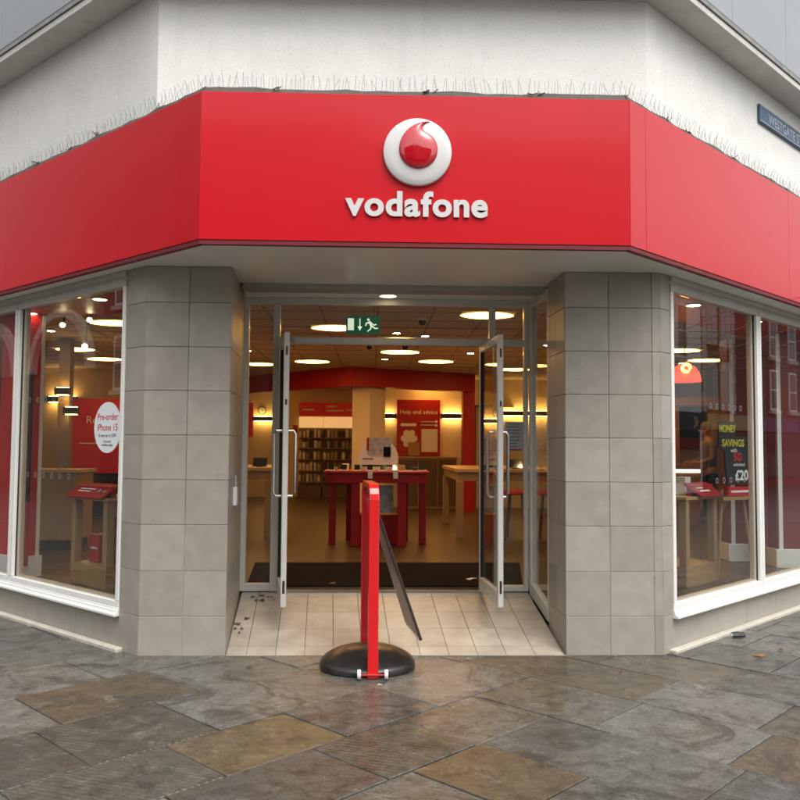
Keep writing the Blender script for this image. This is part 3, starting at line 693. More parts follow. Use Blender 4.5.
# dark dome cameras / sensors on the ceiling
for (x, y), nm in (((-.05, 5.3), 'left one over the red table'), ((.45, 5.25), 'middle one over the red table'), ((.55, 2.9), 'right one behind the transom')):
    t = thing('ceiling_camera', 'small black dome camera on shop ceiling, ' + nm, 'camera', (x, y, CZ), 'ceiling cameras')
    MB().lathe([(.05, 0), (.055, -.02), (.05, -.03)], 16, (x, y, CZ-.001)).build('base', pm('white_plastic', (.7, .7, .68), .4), t)
    MB().lathe([(.045, -.03), (.043, -.055), (.03, -.075), (.002, -.083)], 16, (x, y, CZ-.001)).build('dome', pm('black_gloss', (.01, .01, .012), .1), t, smooth=True)
# exit sign
ES = thing('exit_sign', 'green exit sign with arrow and running figure above the doorway', 'sign', (-.094, 1.3, 2.64))
GRN = pm('exit_green', (.004, .10, .05), .35, emis=(.004, .10, .05), es=.25); PIC = pm('exit_white', (.7, .8, .7), .5, emis=(.8, .85, .7), es=.5)
bd = MB().box(-.252, .064, 1.285, 1.315, 2.645, 2.81).build('panel', GRN, ES, .004)
sg = MB(); y0, y1 = 1.2815, 1.2845
sg.box(-.235, -.178, y0, y1, 2.675, 2.785)
sg.build('door_symbol', PIC, bd)
ar = MB(); ar.box(-.128, -.118, y0, y1, 2.70, 2.785); ar.slab([(-.146, y0, 2.71), (-.100, y0, 2.71), (-.123, y0, 2.67)], (0, .003, 0)); ar.build('arrow', PIC, bd)
rn_ = MB(); rn_.lathe([(.012, 0), (.012, .003)], 12, (-.045, y1, 2.775), axm)
for p in ([(-.035, 2.765), (-.02, 2.755), (-.008, 2.715), (-.024, 2.71), (-.045, 2.75)], [(-.045, 2.757), (-.07, 2.742), (-.075, 2.715), (-.066, 2.715), (-.058, 2.735), (-.04, 2.74)], [(-.018, 2.752), (.008, 2.73), (.03, 2.738), (.032, 2.728), (.008, 2.717), (-.014, 2.733)],
          [(-.024, 2.715), (-.03, 2.69), (-.055, 2.67), (-.05, 2.66), (-.02, 2.683), (-.012, 2.71)], [(-.012, 2.722), (.02, 2.70), (.045, 2.70), (.045, 2.69), (.014, 2.688), (-.018, 2.71)]):
    rn_.slab([(a, y0+.0003, b) for a, b in p], (0, .0025, 0))
rn_.build('running_figure', PIC, bd)
st_ = MB(); st_.tube([(-.2, 1.3, 2.81), (-.2, 1.3, CZ)], .006, 6); st_.tube([(.01, 1.3, 2.81), (.01, 1.3, CZ)], .006, 6); st_.build('suspension_rods', STEEL, ES)

# wall wash lamp bars
BAR = pm('bronze_bar', (.05, .036, .018), .4, .5)
def wall_lamp(x0, x1, y, z, label):
    t = thing('wall_lamp', label, 'lamp', ((x0+x1)/2, y, z), 'bronze wall lamps')
    MB().box(x0, x1, y-.16, y-.004, z-.05, z+.05).build('housing', BAR, t)
    e = emit('wash_glow', (1, .55, .15), 18)
    MB().box(x0+.03, x1-.03, y-.10, y-.05, z+.052, z+.06).build('upper_lens', e, t); MB().box(x0+.03, x1-.03, y-.10, y-.05, z-.06, z-.052).build('lower_lens', e, t)
wall_lamp(.22, .50, 11.25, 2.25, 'bronze wall lamp between the pale column and red help board')
wall_lamp(1.46, 1.92, 11.25, 2.26, 'bronze wall lamp right of the red help board')
wall_lamp(2.72, 3.9, 11.25, 2.33, 'long bronze wall lamp seen through the right door glass')
wall_lamp(-2.98, -2.38, 14.6, 2.28, 'bronze wall lamp under the wall clock')
wall_lamp(-6.1, -5.55, 9.5, 2.45, 'bronze wall lamp seen through left window')
# clock
ck = thing('wall_clock', 'round wall clock above the bronze lamp on back wall', 'clock', (-2.77, 14.6, 2.40))
a3 = axm
MB().lathe([(.1, 0), (.1, .02), (.085, .02), (.085, .015), (.001, .015)], 24, (-2.77, 14.597, 2.49), a3).build('case', pm('black_gloss', (.01, .01, .012), .1), ck)
MB().lathe([(.083, .0155), (.083, .0165), (.001, .0165)], 24, (-2.77, 14.597, 2.49), a3).build('face', pm('white_plastic', (.7, .7, .68), .4), ck)
h = MB(); h.box(-2.774, -2.766, 14.575, 14.578, 2.49, 2.55); h.box(-2.77, -2.72, 14.575, 14.578, 2.485, 2.493); h.build('hands', DARK, ck)

# ================================================================== shop furniture
PRED = pm('poster_red', (.34, .005, .008), .5, var=.04); PW = pm('paper_white', (.75, .72, .66), .6, var=.03)
WTXT = pm('white_print', (.78, .76, .74), .6, var=0)
# help board
hb = thing('help_board', 'red help and advice board on the far wall between bronze lamps', 'board', (.98, 11.2, 1.41))
pb = MB().box(.52, 1.435, 11.18, 11.245, 1.41, 2.60).build('board', PRED, hb, .004)
text('heading', 'Help and advice', .125, (.98, 11.178, 2.30), FRONT, WTXT, hb)
MB().box(.60, .93, 11.173, 11.179, 2.04, 2.10).build('print_strip', WTXT, hb); MB().box(1.02, 1.36, 11.173, 11.179, 2.06, 2.075).build('print_strip', WTXT, hb); MB().box(1.02, 1.36, 11.173, 11.179, 2.13, 2.145).build('print_strip', WTXT, hb)
for z in (2.06, 2.14): MB().lathe([(.03, 0), (.03, .008)], 14, (1.35, 11.18, z), axm).build('round_icon', WTXT, hb)
MB().box(1.04, 1.38, 11.165, 11.179, 1.50, 1.98).build('paper_sheet', PW, hb)
fl = MB()
for k in range(6):
    a = k*math.pi/3; fl.lathe([(.07, 0), (.07, .004)], 10, (.78+.11*math.cos(a), 11.179-.0005*k, 1.78+.13*math.sin(a)), axm)
fl.lathe([(.12, 0), (.12, .0075)], 14, (.78, 11.179, 1.78), axm); fl.build('white_splash', PW, hb)
MB().box(.76, 1.0, 11.12, 11.17, 1.42, 1.70).build('leaflet_box', OAK, hb)
cb = thing('low_cabinet', 'brown wooden cabinet below the red help board', 'cabinet', (.98, 11.0, FZ))
MB().box(.55, 1.75, 10.8, 11.2, FZ, FZ+1.03).build('carcass', OAK, cb, .006); MB().box(.52, 1.78, 10.77, 11.2, FZ+1.032, FZ+1.065).build('top', OAKT, cb)
for x in (.57, .97, 1.37): MB().box(x, x+.37, 10.785, 10.798, FZ+.06, FZ+1.0).build('cabinet_door', pm('dark_wood', (.12, .07, .035), .5), cb)
# accessory shelf wall
sh = thing('accessory_shelving', 'dark slatted accessory shelving with red headers on the far wall', 'shelving', (-1.15, 14.5, FZ))
DRK = pm('dark_backing', (.26, .17, .11), .6)
for (x0, x1, nm, txt) in ((-1.83, -1.25, 'a', 'In stock'), (-1.22, -.16, 'b', 'Cases')):
    MB().box(x0, x1, 14.52, 14.595, FZ, 2.05).build('back_panel', DRK, sh)
    hd = MB().box(x0, x1, 14.48, 14.595, 2.36, 2.70).build('header', pm('lit_header', (.45, .015, .01), .5, emis=(.6, .02, .01), es=.08), sh)
    MB().box(x0, x1, 14.50, 14.595, 2.07, 2.34).build('light_box', pm('lit_cream', (.7, .55, .35), .5, emis=(1, .55, .2), es=.35), sh)
    for z in (.72, 1.0, 1.28, 1.56, 1.82): MB().box(x0, x1, 14.36, 14.52, z-.02, z).build('shelf', DRK, sh)
    MB().box(x0, x1, 14.3, 14.52, FZ, .62).build('drawer_base', pm('dark_wood', (.12, .07, .035), .5), sh)
for a, b_, z in ((-1.75, -1.45, 2.5), (-1.15, -.9, 2.58), (-1.15, -.72, 2.48), (-.66, -.2, 2.5)): MB().box(a, b_, 14.474, 14.479, z, z+.035).build('print_strip', WTXT, sh)
pk = [('white', (.6, .56, .48)), ('brown', (.25, .14, .07)), ('black', (.03, .03, .035)), ('grey', (.3, .29, .27)), ('green', (.25, .3, .12))]
base_me = None
for bay, x0, n in (('narrow left', -1.79, 6), ('wide right', -1.18, 9)):
    for r_, z in enumerate((.72, 1.0, 1.28, 1.56, 1.82)):
        for i in range(n):
            cn, cc_ = pk[(0 if n == 6 else random.choice((2, 2, 1, 3, 0))) if random.random() < .6 else random.randrange(5)]
            if base_me is None:
                base_me = MB().slab([(-.034, -.008, 0), (.034, -.008, 0), (.034, -.008, .185), (.012, -.008, .20), (-.012, -.008, .20), (-.034, -.008, .185)], (0, .014, 0)).box(-.026, .026, -.024, -.0085, .015, .12).mesh('packet', .002)
            o = put('accessory_packet', base_me, pm('packet_'+cn, cc_, .4), None, Matrix.Translation((x0+i*.093+random.uniform(-.006, .006), 14.43, z+.0015)) @ Matrix.Diagonal((random.uniform(.75, 1.2), 1, random.uniform(.7, 1.12), 1)))
            tag(o, 'small %s accessory packet in row %s of the %s shelf bay' % (cn, ('one from the floor', 'two from the floor', 'three from the floor', 'four from the floor', 'five from the floor')[r_], bay), 'packet', 'accessory packets on the far shelving')
# red banner and notice on the far wall
o = MB().box(-3.2, -2.98, 14.5, 14.56, 1.83, 2.68).build('wall_banner', pm('lit_header', (.45, .015, .01), .5), None); tag(o, 'tall red banner at far left seen through the left sidelight', 'banner')
o = MB().box(-1.99, -1.88, 14.58, 14.597, 1.93, 2.13).build('wall_notice', PRED, None); tag(o, 'small red notice on the cream wall beside the shelving', 'notice')
o = MB().box(2.1, 2.34, 11.23, 11.247, 1.92, 2.14).build('wall_notice', PRED, None); tag(o, 'small red notice right of the red portal leg', 'notice')
dr = thing('inner_door', 'plain cream door with dark frame right of the red portal', 'door', (2.5, 11.2, FZ))
MB().box(2.16, 2.2, 11.2, 11.249, FZ, 2.5).box(2.2, 3.0, 11.2, 11.249, 2.46, 2.5).build('door_frame', pm('dark_wood', (.12, .07, .035), .5), dr); MB().box(2.2, 3.0, 11.22, 11.249, FZ, 2.46).build('leaf', WALLI, dr)
# red display table
rt = thing('red_table', 'red display table in the middle of the shop floor', 'table', (.06, 4.6, FZ))
TR = pm('table_red', (.31, .004, .006), .45, var=.03)
def oct_(x0, x1, y0, y1, c): return [(x0+c, y0), (x1-c, y0), (x1, y0+c), (x1, y1-c), (x1-c, y1), (x0+c, y1), (x0, y1-c), (x0, y0+c)]
MB().prism(oct_(-.62, .74, 4.2, 5.15, .12), 1.255, 1.29).build('table_top', TR, rt, .006)
MB().prism(oct_(-.60, .72, 4.22, 5.13, .12), 1.14, 1.253).build('apron', TR, rt)
for (x, y, w_) in ((-.51, 4.53, .045), (-.205, 4.30, .055), (.385, 4.30, .055), (.665, 4.56, .045), (-.30, 5.0, .045), (.45, 5.0, .045)):
    MB().box(x-w_, x+w_, y-w_, y+w_, FZ, 1.139).build('leg', TR, rt, .006)
MB().box(-.25, .45, 4.5, 4.9, FZ, FZ+.38).build('base_box', IRED, rt, .01)
# round sign on the table
rs = thing('round_table_sign', 'white round top sign with product pictures standing on the red table', 'sign', (.086, 4.5, 1.29))
pp = [(.086+.256*math.cos(a), 4.5, 1.44+.27*math.sin(a)) for a in [R(-32)+i*(R(244))/24 for i in range(25)]]
bd = MB().slab(pp, (0, .025, 0)).build('board', PW, rs, .003)
MB().box(-.05, .25, 4.490, 4.498, 1.50, 1.72).build('product_photo', pm('photo_grey', (.35, .36, .38), .4, var=.5, vs=18), bd)
MB().box(-.07, -.04, 4.488, 4.497, 1.55, 1.72).build('red_tag', PRED, bd); MB().box(.15, .24, 4.484, 4.489, 1.47, 1.60).build('black_tag', pm('black_gloss', (.01, .01, .012), .1), bd)
MB().box(-.12, .02, 4.494, 4.499, 1.44, 1.45).build('print_strip', DARK, bd); MB().box(-.13, .3, 4.494, 4.499, 1.345, 1.365).build('print_strip', DARK, bd)
MB().box(-.03, .20, 4.47, 4.56, 1.291, 1.31).build('foot', PW, rs)
# phones and cards on the red table
random.seed(21)
spots = ['at the left end', 'next from the left end', 'left of the round sign', 'in front of the round sign, left', 'in front of the round sign, right', 'right of the round sign', 'next from the right end', 'at the right end']
for i in range(8):
    x = -.52+i*.165; y = 4.29+random.uniform(-.01, .03)
    t = thing('display_phone', 'phone on a white stand on the red table, ' + spots[i], 'phone', (x, y, 1.29), 'phones on the red table')
    MB().box(x-.05, x+.05, y-.03, y+.06, 1.2905, 1.305).build('stand', PW, t, .003)
    k = MB(); k.slab([(x-.034, y-.01, 1.306), (x+.034, y-.01, 1.306), (x+.034, y+.05, 1.37), (x-.034, y+.05, 1.37)], (0, .006, -.006)); k.build('handset', pm('black_gloss', (.01, .01, .012), .1), t)
for i, x in enumerate((-.02, .30)):
    o = MB().box(x-.03, x+.03, 4.17, 4.195, 1.20, 1.30).build('price_card', PW, None); tag(o, 'white price card on the red table front edge, %s' % ('left one', 'right one')[i], 'card', 'price cards')
random.seed(9)
for i in range(7):
    x = -.5+i*.18+random.uniform(-.03, .03); y = 4.55+random.uniform(0, .35)
    if abs(x-.086) < .28 and y < 4.66: y = 4.75
    o = MB().box(x-.045, x+.045, y-.03, y+.03, 1.2905, 1.2905+random.uniform(.03, .09)).build('product_box', random.choice([PW, pm('packet_black', (.03, .03, .035), .4), pm('packet_grey', (.3, .29, .27), .4)]), None, .004); tag(o, 'small product box at the back of the red table, place %s from its left end' % ('first', 'second', 'third', 'fourth', 'fifth', 'sixth', 'seventh')[i], 'box', 'small boxes on the red table')
# white shopping bag / box under the table
o = MB().box(-.12, .28, 4.42, 4.48, .75, 1.10).build('poster_stand', pm('photo_grey', (.35, .36, .38), .4, var=.5, vs=18), None); tag(o, 'grey picture board standing under the red table', 'board')
# wooden tables
def wtable(x0, x1, y0, y1, label):
    t = thing('wooden_table', label, 'table', ((x0+x1)/2, (y0+y1)/2, FZ), 'light wood display tables')
    MB().box(x0, x1, y0, y1, 1.25, 1.30).build('table_top', OAKT, t, .004)
    MB().box(x0+.03, x1-.03, y0+.03, y1-.03, 1.13, 1.249).build('apron', OAK, t)
    for x in (x0+.06, x1-.06):
        for y in (y0+.06, y1-.06): MB().box(x-.05, x+.05, y-.05, y+.05, FZ, 1.129).build('leg', OAK, t, .004)
    return t
wtable(1.18, 3.1, 5.3, 7.6, 'light wood display table seen through the open right door')
wtable(-3.3, -1.38, 5.3, 7.2, 'light wood display table seen through the left sidelight')
for i, (x, y, lb_) in enumerate(((1.7, 5.6, 'near the right wood table corner'), (2.05, 5.5, 'farther along the right wood table'), (-1.6, 5.6, 'on the left wood table'))):
    t = thing('display_phone', 'black tablet on small stand ' + lb_, 'tablet', (x, y, 1.30), 'tablets on wood tables')
    MB().box(x-.05, x+.05, y-.05, y+.05, 1.3005, 1.315).build('stand', pm('photo_dark', (.05, .05, .05), .4), t)
    MB().slab([(x-.1, y-.03, 1.317), (x+.1, y-.03, 1.317), (x+.1, y+.07, 1.43), (x-.1, y+.07, 1.43)], (0, .008, -.008)).build('screen', pm('black_gloss', (.01, .01, .012), .1), t)
for (x, y, lb_) in ((2.0, 5.15, 'nearer bar stool by the right wood table'), (2.45, 5.1, 'farther bar stool by the right wood table')):
    t = thing('bar_stool', 'dark red ' + lb_, 'stool', (x, y, FZ))
    MB().lathe([(.17, 0), (.18, .02), (.17, .05), (.1, .06)], 20, (x, y, FZ+.62)).build('seat', IRED, t)
    for k in range(4):
        a = k*math.pi/2+.5; MB().tube([(x+.12*math.cos(a), y+.12*math.sin(a), FZ+.62), (x+.19*math.cos(a), y+.19*math.sin(a), FZ)], .012, 6).build('leg', pm('photo_dark', (.05, .05, .05), .4), t)
# notice on the right sidelight
nz = thing('glass_notice', 'grey opening hours notice stuck on the right sidelight', 'notice', (1.295, EY, 1.56))
nb = MB().box(1.205, 1.37, EY-.0, EY+.003, 1.57, 1.835).build('sheet', pm('notice_grey', (.36, .38, .38), .5), nz)
for i in range(7): MB().box(1.22, 1.22+random.uniform(.08, .13), EY-.0015, EY-.0005, 1.605+i*.03, 1.613+i*.03).build('print_line', pm('print_dark', (.12, .12, .13), .6), nb)
text('heading', 'Opening hours', .018, (1.287, EY-.002, 1.812), FRONT, pm('print_dark', (.12, .12, .13), .6), nb)
MB().box(1.22, 1.355, EY-.0015, EY-.0005, 1.575, 1.588).build('red_strip', PRED, nb)

# ---------------------------------------------------- window displays
def stand(fr, s0, d0, wdt, dep, hgt, tilt, label, flip, tray_w=.42, tx=0.):
    p = fr.P(s0+wdt/2, d0-dep/2, FZ); t = thing('window_display_stand', label, 'stand', tuple(p), 'window display stands')
    a = .07
    for s in (s0, s0+wdt-a):
        for d in (d0, d0-dep+a): MB().box(s, s+a, d, d-a, FZ, hgt, fr).build('post', OAK, t, .003)
    MB().box(s0+.002, s0+wdt-.002, d0-.002, d0-dep+.002, FZ+.001, FZ+.19, fr).build('base_box', OAK, t, .003)
    MB().box(s0-.01, s0+wdt+.01, d0+.01, d0-dep-.01, hgt+.001, hgt+.03, fr).build('top', OAKT, t, .003)
    # sloping red tray facing the street
    m_ = s0+wdt/2+tx; z0, z1 = hgt+.032, hgt+.15
    pts = [fr.P(m_-tray_w/2, d0+.06, z0), fr.P(m_+tray_w/2, d0+.06, z0), fr.P(m_+tray_w/2, d0-.12, z1), fr.P(m_-tray_w/2, d0-.12, z1)]
    up = Vector(pts[3])-Vector(pts[0]); up.normalize(); uu = Vector((fr.u.x, fr.u.y, 0)); nn = uu.cross(up)
    if nn.dot(Vector((fr.n.x, fr.n.y, 0))) < 0: nn = -nn
    tr_ = MB().slab(pts, -nn*.02).build('tray', PRED, t, .002)
    MB().slab([fr.P(m_-tray_w/2+.01, d0-.1, z0), fr.P(m_+tray_w/2-.01, d0-.1, z0), fr.P(m_+tray_w/2-.01, d0-.1, z1-.02), fr.P(m_-tray_w/2+.01, d0-.1, z1-.02)], (fr.n.x*.05, fr.n.y*.05, 0)).build('tray_support', IRED, t)
    return t, tr_, pts, up, nn
t, tr_, pts, up, nn = stand(WL, 1.14, -.38, .62, .5, 1.10, 0, 'oak display stand with red sloping tray behind the left window', True, .62, .02)
for k, ln_ in enumerate((.24, .26, .22)):
    c = WL.P(.66+.28+.06, 0, 0); c = (Vector(pts[0])*.42+Vector(pts[1])*.58)+up*(.15-.035*k)+nn*.001
    MB().slab([c+Vector((-WL.u.x, -WL.u.y, 0))*(-.16), c+Vector((-WL.u.x, -WL.u.y, 0))*(-.16+ln_), c+Vector((-WL.u.x, -WL.u.y, 0))*(-.16+ln_)+up*.014, c+Vector((-WL.u.x, -WL.u.y, 0))*(-.16)+up*.014], nn*.001).build('print_line', WTXT, tr_)
for k, cl in enumerate(('a', 'b', 'c')):
    c = Vector(pts[0])*(.88-.07*k)+Vector(pts[1])*(.12+.07*k)+up*.1+nn*.0015
    ax = Matrix((( -WL.u.x, up.x, nn.x), (-WL.u.y, up.y, nn.y), (0, up.z, nn.z)))
    MB().lathe([(.024, 0), (.024, .002)], 14, c, ax).build('round_icon', [pm('icon_gold', (.4, .25, .1), .5), pm('icon_dark', (.08, .02, .02), .5), pm('icon_blue', (.2, .3, .5), .5)][k], tr_)
def phone_on(fr, s, d, z, label, face, tilt=.3):
    p = fr.P(s, d, z); t = thing('display_phone', label, 'phone', tuple(p), 'phones in the window displays')
    q = [fr.P(s-.04, d, z+.02), fr.P(s+.04, d, z+.02), fr.P(s+.06, d-.06, z+.20), fr.P(s-.02, d-.06, z+.20)]
    MB().slab(q, (fr.n.x*.009, fr.n.y*.009, 0)).build('handset', pm('phone_'+label[:6], face, .2), t)
    MB().box(s-.05, s+.05, d+.03, d-.05, z, z+.019, fr).build('cradle', DARK, t)
    return t
phone_on(WL, 1.24, -.60, 1.135, 'yellow phone on black cradle beside the left red tray', (.45, .38, .12))
o = MB().box(1.02, 1.14, -.56, -.66, 1.12, 1.26, WL).build('price_card', PW, None); tag(o, 'white price block behind the left red tray', 'card', 'window price cards')
t, tr_, pts, up, nn = stand(WR, 1.25, -.43, .64, .5, 1.13, 0, 'oak display stand with red sloping tray behind the first right window', False, .46, .12)
for k, ln_ in enumerate((.13, .2)):
    c = Vector(pts[0])*.8+Vector(pts[1])*.2+up*(.12-.05*k)+nn*.001; uu = Vector((WR.u.x, WR.u.y, 0))
    MB().slab([c, c+uu*ln_, c+uu*ln_+up*.022, c+up*.022], nn*.001).build('print_line', WTXT, tr_)
phone_on(WR, 1.3, -.60, 1.165, 'blue phone leaning on black cradle beside the right red tray', (.06, .25, .6))
o = MB().box(1.62, 1.74, -.62, -.72, 1.161, 1.33, WR).build('price_card', PW, None); tag(o, 'white price block behind the right red tray', 'card', 'window price cards')
# red display columns with white skirting
DRED = pm('dimmed_red_panel', (.17, .003, .005), .5, var=.05)  # display red darkened in its colour to offset the daylight by the glass
def redcol(fr, s0, s1, d0, d1, label, strips):
    p = fr.P((s0+s1)/2, (d0+d1)/2, FZ); t = thing('red_display_column', label, 'column', tuple(p), 'red display columns')
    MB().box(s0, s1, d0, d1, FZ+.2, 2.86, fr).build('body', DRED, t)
    MB().box(s0-.02, s1+.02, d0+.02, d1-.02, FZ, FZ+.199, fr).build('skirting', WHITEP, t, .004)
    for s in strips: MB().box(s, s+.045, d0+.006, d0, FZ+.2, 2.86, fr).build('edge_strip', WHITEP, t)
t = thing('red_display_column', 'red display column with white strips and skirting beside left window mullion', 'column', tuple(WL.P(2.55, -.33, FZ)), 'red display columns')
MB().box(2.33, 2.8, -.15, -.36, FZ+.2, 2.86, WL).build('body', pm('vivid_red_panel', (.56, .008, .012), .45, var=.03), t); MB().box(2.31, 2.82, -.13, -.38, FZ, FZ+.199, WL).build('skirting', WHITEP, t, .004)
for d in (-.16, -.32): MB().box(2.325, 2.33, d, d-.035, FZ+.2, 2.86, WL).build('edge_strip', WHITEP, t)
WX = Fr((0, 0), (1, 0), (0, -1))
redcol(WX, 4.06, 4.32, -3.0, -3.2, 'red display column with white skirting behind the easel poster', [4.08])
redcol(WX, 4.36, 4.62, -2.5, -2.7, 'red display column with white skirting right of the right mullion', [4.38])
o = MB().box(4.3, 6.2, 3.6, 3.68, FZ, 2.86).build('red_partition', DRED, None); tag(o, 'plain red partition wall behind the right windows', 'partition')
# wood counter, seen low in the left window
t = thing('wood_counter', 'light wood counter deep behind the left window', 'counter', (-3.9, 4.0, FZ))
MB().box(-4.4, -3.55, 3.8, 4.4, FZ+.12, 1.26).build('carcass', OAK, t, .004); MB().box(-4.43, -3.52, 3.77, 4.43, 1.262, 1.30).build('top', OAKT, t); MB().box(-4.35, -3.6, 3.85, 4.4, FZ, FZ+.119).build('kick_board', DARK, t)
# red wall posters through the left window
t = thing('wall_poster', 'wide red wall poster with white headline seen through the left window', 'poster', (-4.7, 8.6, 1.1))
bd = MB().box(-5.35, -3.7, 8.6, 8.68, 1.1, 2.42).build('board', pm('vivid_red_panel', (.56, .008, .012), .45, var=.03), t); text('headline', 'Reliable, always', .19, (-4.5, 8.597, 1.98), FRONT, WTXT, bd)
MB().box(-5.2, -3.8, 8.594, 8.599, 1.62, 1.635).build('print_strip', WTXT, bd)
MB().box(-5.3, -3.75, 8.62, 8.67, FZ, 1.099).build('support', DARK, t)
# steel column with lamps
t = thing('steel_column', 'brown column with two small uplights behind the left window', 'column', (-3.93, 4.6, FZ))
MB().box(-4.25, -4.1, 5.0, 5.15, FZ, CZ-.001).build('shaft', pm('brown_col', (.2, .14, .09), .5), t)
for x, z in ((-4.17, 2.32), (-4.05, 2.06)):
    MB().box(x-.08, x+.10, 4.86, 4.98, z-.05, z+.04).build('lamp_housing', BAR, t); MB().box(x-.06, x+.08, 4.9, 4.96, z+.042, z+.05).build('lamp_lens', emit('wash_glow', (1, .55, .15), 18), t); MB().box(x-.06, x+.08, 4.9, 4.96, z-.06, z-.052).build('lamp_lens', emit('wash_glow', (1, .55, .15), 18), t)
# spotlights behind the left window
for (x, y, z, lb_) in ((-3.03, 1.8, 2.765, 'left one of the upper pair'), (-2.77, 1.8, 2.818, 'right one of the upper pair'), (-2.81, 1.8, 2.56, 'lowest one')):
    t = thing('spotlight', 'small white spotlight hung behind the left window, ' + lb_, 'spotlight', (x, y, z))
    d = Vector((.25, -.75, -.5)).normalized(); xx = d.cross(Vector((0, 0, 1))).normalized(); yy = d.cross(xx); ax = Matrix(((xx.x, yy.x, d.x), (xx.y, yy.y, d.y), (xx.z, yy.z, d.z)))
    MB().lathe([(.024, -.07), (.028, 0), (.026, .0)], 14, (x, y, z), ax).build('can', pm('white_plastic', (.7, .7, .68), .4), t); MB().lathe([(.025, .001), (.023, .004), (.001, .005)], 14, (x, y, z), ax).build('lens', emit('lamp_warm_20', (1, .78, .42), 20), t)
    MB().tube([(x, y+.05, z+.03), (x, y+.05, CZ)], .006, 6).build('stem', BAR, t)
# oval sticker on left glass
def disc_on(fr, s, z, rs_, rz_, d, th, k=32): return [fr.P(s+rs_*math.cos(2*math.pi*i/k), d, z+rz_*math.sin(2*math.pi*i/k)) for i in range(k)]
sk = thing('window_sticker', 'white round pre-order sticker with red lettering on left window glass', 'sticker', tuple(WL.P(.52, -.02, 1.53)))
st1 = MB().slab(disc_on(WL, .545, 1.74, .205, .205, -.0205, .001), (WL.n.x*.002, WL.n.y*.002, 0)).build('disc', pm('sticker_white', (.72, .76, .76), .5, var=0), sk)
tred = pm('print_red', (.5, .01, .02), .5); tdk = pm('print_dark', (.12, .12, .13), .6)
for body, sz, z, mt in (('Pre-order', .078, 1.80, tred), ('iPhone 15', .078, 1.715, tred), ('& save up to £200', .036, 1.665, tdk), ('Terms and', .026, 1.62, tdk), ('conditions apply', .026, 1.592, tdk)):
    text('lettering', body, sz, WL.P(.545, -.0180, z), WL, mt, st1, .0004, .0006, True)
# manifestation rings on the glass
def dots(wn, fr, ss, zs):
    for z in zs:
        for s in ss:
            MB().ring(fr.P(s, -.0205, z), (fr.u.x, fr.u.y, 0), (0, 0, 1), .017, .025, .0008 if fr is WL else -.0008, 16).build('glass_dot', pm('frosted_white', (.15, .15, .145), .7), wn)
dots(w1, WL, [1.15, 1.3, 1.45, 1.6, 1.75, 1.9], [1.33, 2.0]); dots(w4, WR, [.9, 1.02, 1.14, 1.26, 1.38, 1.5], [1.97]); dots(w4, WR, [1.0, 1.14, 1.28, 1.42, 1.56, 1.7], [1.33])
# black easel poster, right window
t = thing('easel_poster', 'black and yellow offer poster on a wooden easel behind right window', 'poster', tuple(WR.P(2.5, -.55, FZ)))
fr = WR.off(2.40, -.46).rot(-12)
pg = [(-.13, 1.24), (.26, 1.24), (.27, 1.5), (.2, 1.58), (.2, 1.73), (.0, 1.73), (.0, 1.88), (-.26, 1.88), (-.27, 1.62), (-.17, 1.58), (-.16, 1.4)]
bd = MB().slab([fr.P(a, 0, z) for a, z in pg], (-fr.n.x*.02, -fr.n.y*.02, 0)).build('board', pm('poster_black', (.012, .012, .016), .45), t)
YT = pm('print_yellow', (.55, .5, .03), .5)
text('lettering', 'MONEY', .10, fr.P(-.13, .001, 1.775), fr, YT, bd, .0005, .003, sx=.75); text('lettering', 'SAVINGS', .10, fr.P(-.04, .001, 1.63), fr, YT, bd, .0005, .003, sx=.9)
text('lettering', 'with', .06, fr.P(-.03, .001, 1.57), fr, WTXT, bd); text('lettering', '5G', .11, fr.P(.03, .001, 1.485), fr, pm('poster_red_bright', (.5, .01, .015), .5), bd, .0005, .004); text('lettering', 'unlimited', .05, fr.P(.05, .001, 1.43), fr, WTXT, bd); text('lettering', '£20', .14, fr.P(.09, .001, 1.29), fr, WTXT, bd, .0005, .004)
MB().box(-.14, .27, .012, -.03, 1.13, 1.22, fr).build('red_footer', pm('poster_red_bright', (.5, .01, .015), .5), bd); MB().box(-.10, .22, .0135, .0125, 1.165, 1.185, fr).build('print_strip', WTXT, bd)
for a, b_ in ((-.16, -.22), (.16, .22)): MB().tube([fr.P(a, -.05, 1.2), fr.P(b_*1.3, -.02, FZ+.01)], .014, 6).build('easel_leg', OAK, t)
MB().tube([fr.P(0, -.05, 1.2), fr.P(0, -.5, FZ+.01)], .014, 6).build('easel_leg', OAK, t); MB().box(-.24, .24, .02, -.05, 1.09, 1.125, fr).build('easel_tray', OAK, t)
# left easel / black box low behind left window
t = thing('floor_easel', 'thin wooden easel leaning behind the left window by the pillar', 'easel', tuple(WL.P(.42, -.25, FZ)))
MB().tube([WL.P(.5, -.2, FZ+.01), WL.P(.34, -.34, 1.15)], .016, 6).build('leg', OAK, t); MB().tube([WL.P(.34, -.16, FZ+.01), WL.P(.34, -.34, 1.15)], .016, 6).build('leg', OAK, t)
o = MB().box(.335, .44, -.13, -.2, .42, .60, WL).build('black_box', DARK, None); tag(o, 'small black box on the floor in the left window corner', 'box')
# red boxes inside left stand
for i, (s, z, lb_) in enumerate(((1.22, FZ+.192, 'nearer the pillar'), (1.48, FZ+.192, 'nearer the mullion'))):
    o = MB().box(s, s+.17, -.50, -.70, z, z+(.42 if i == 0 else .25), WL).build('gift_box', PRED, None, .003); tag(o, 'red product box inside the left oak stand, ' + lb_, 'box', 'red product boxes')
    text('lettering', 'vodafone', .035, WL.P(s+.085, -.4995, z+.12), WL, WTXT, o, .0003, .0005, True)
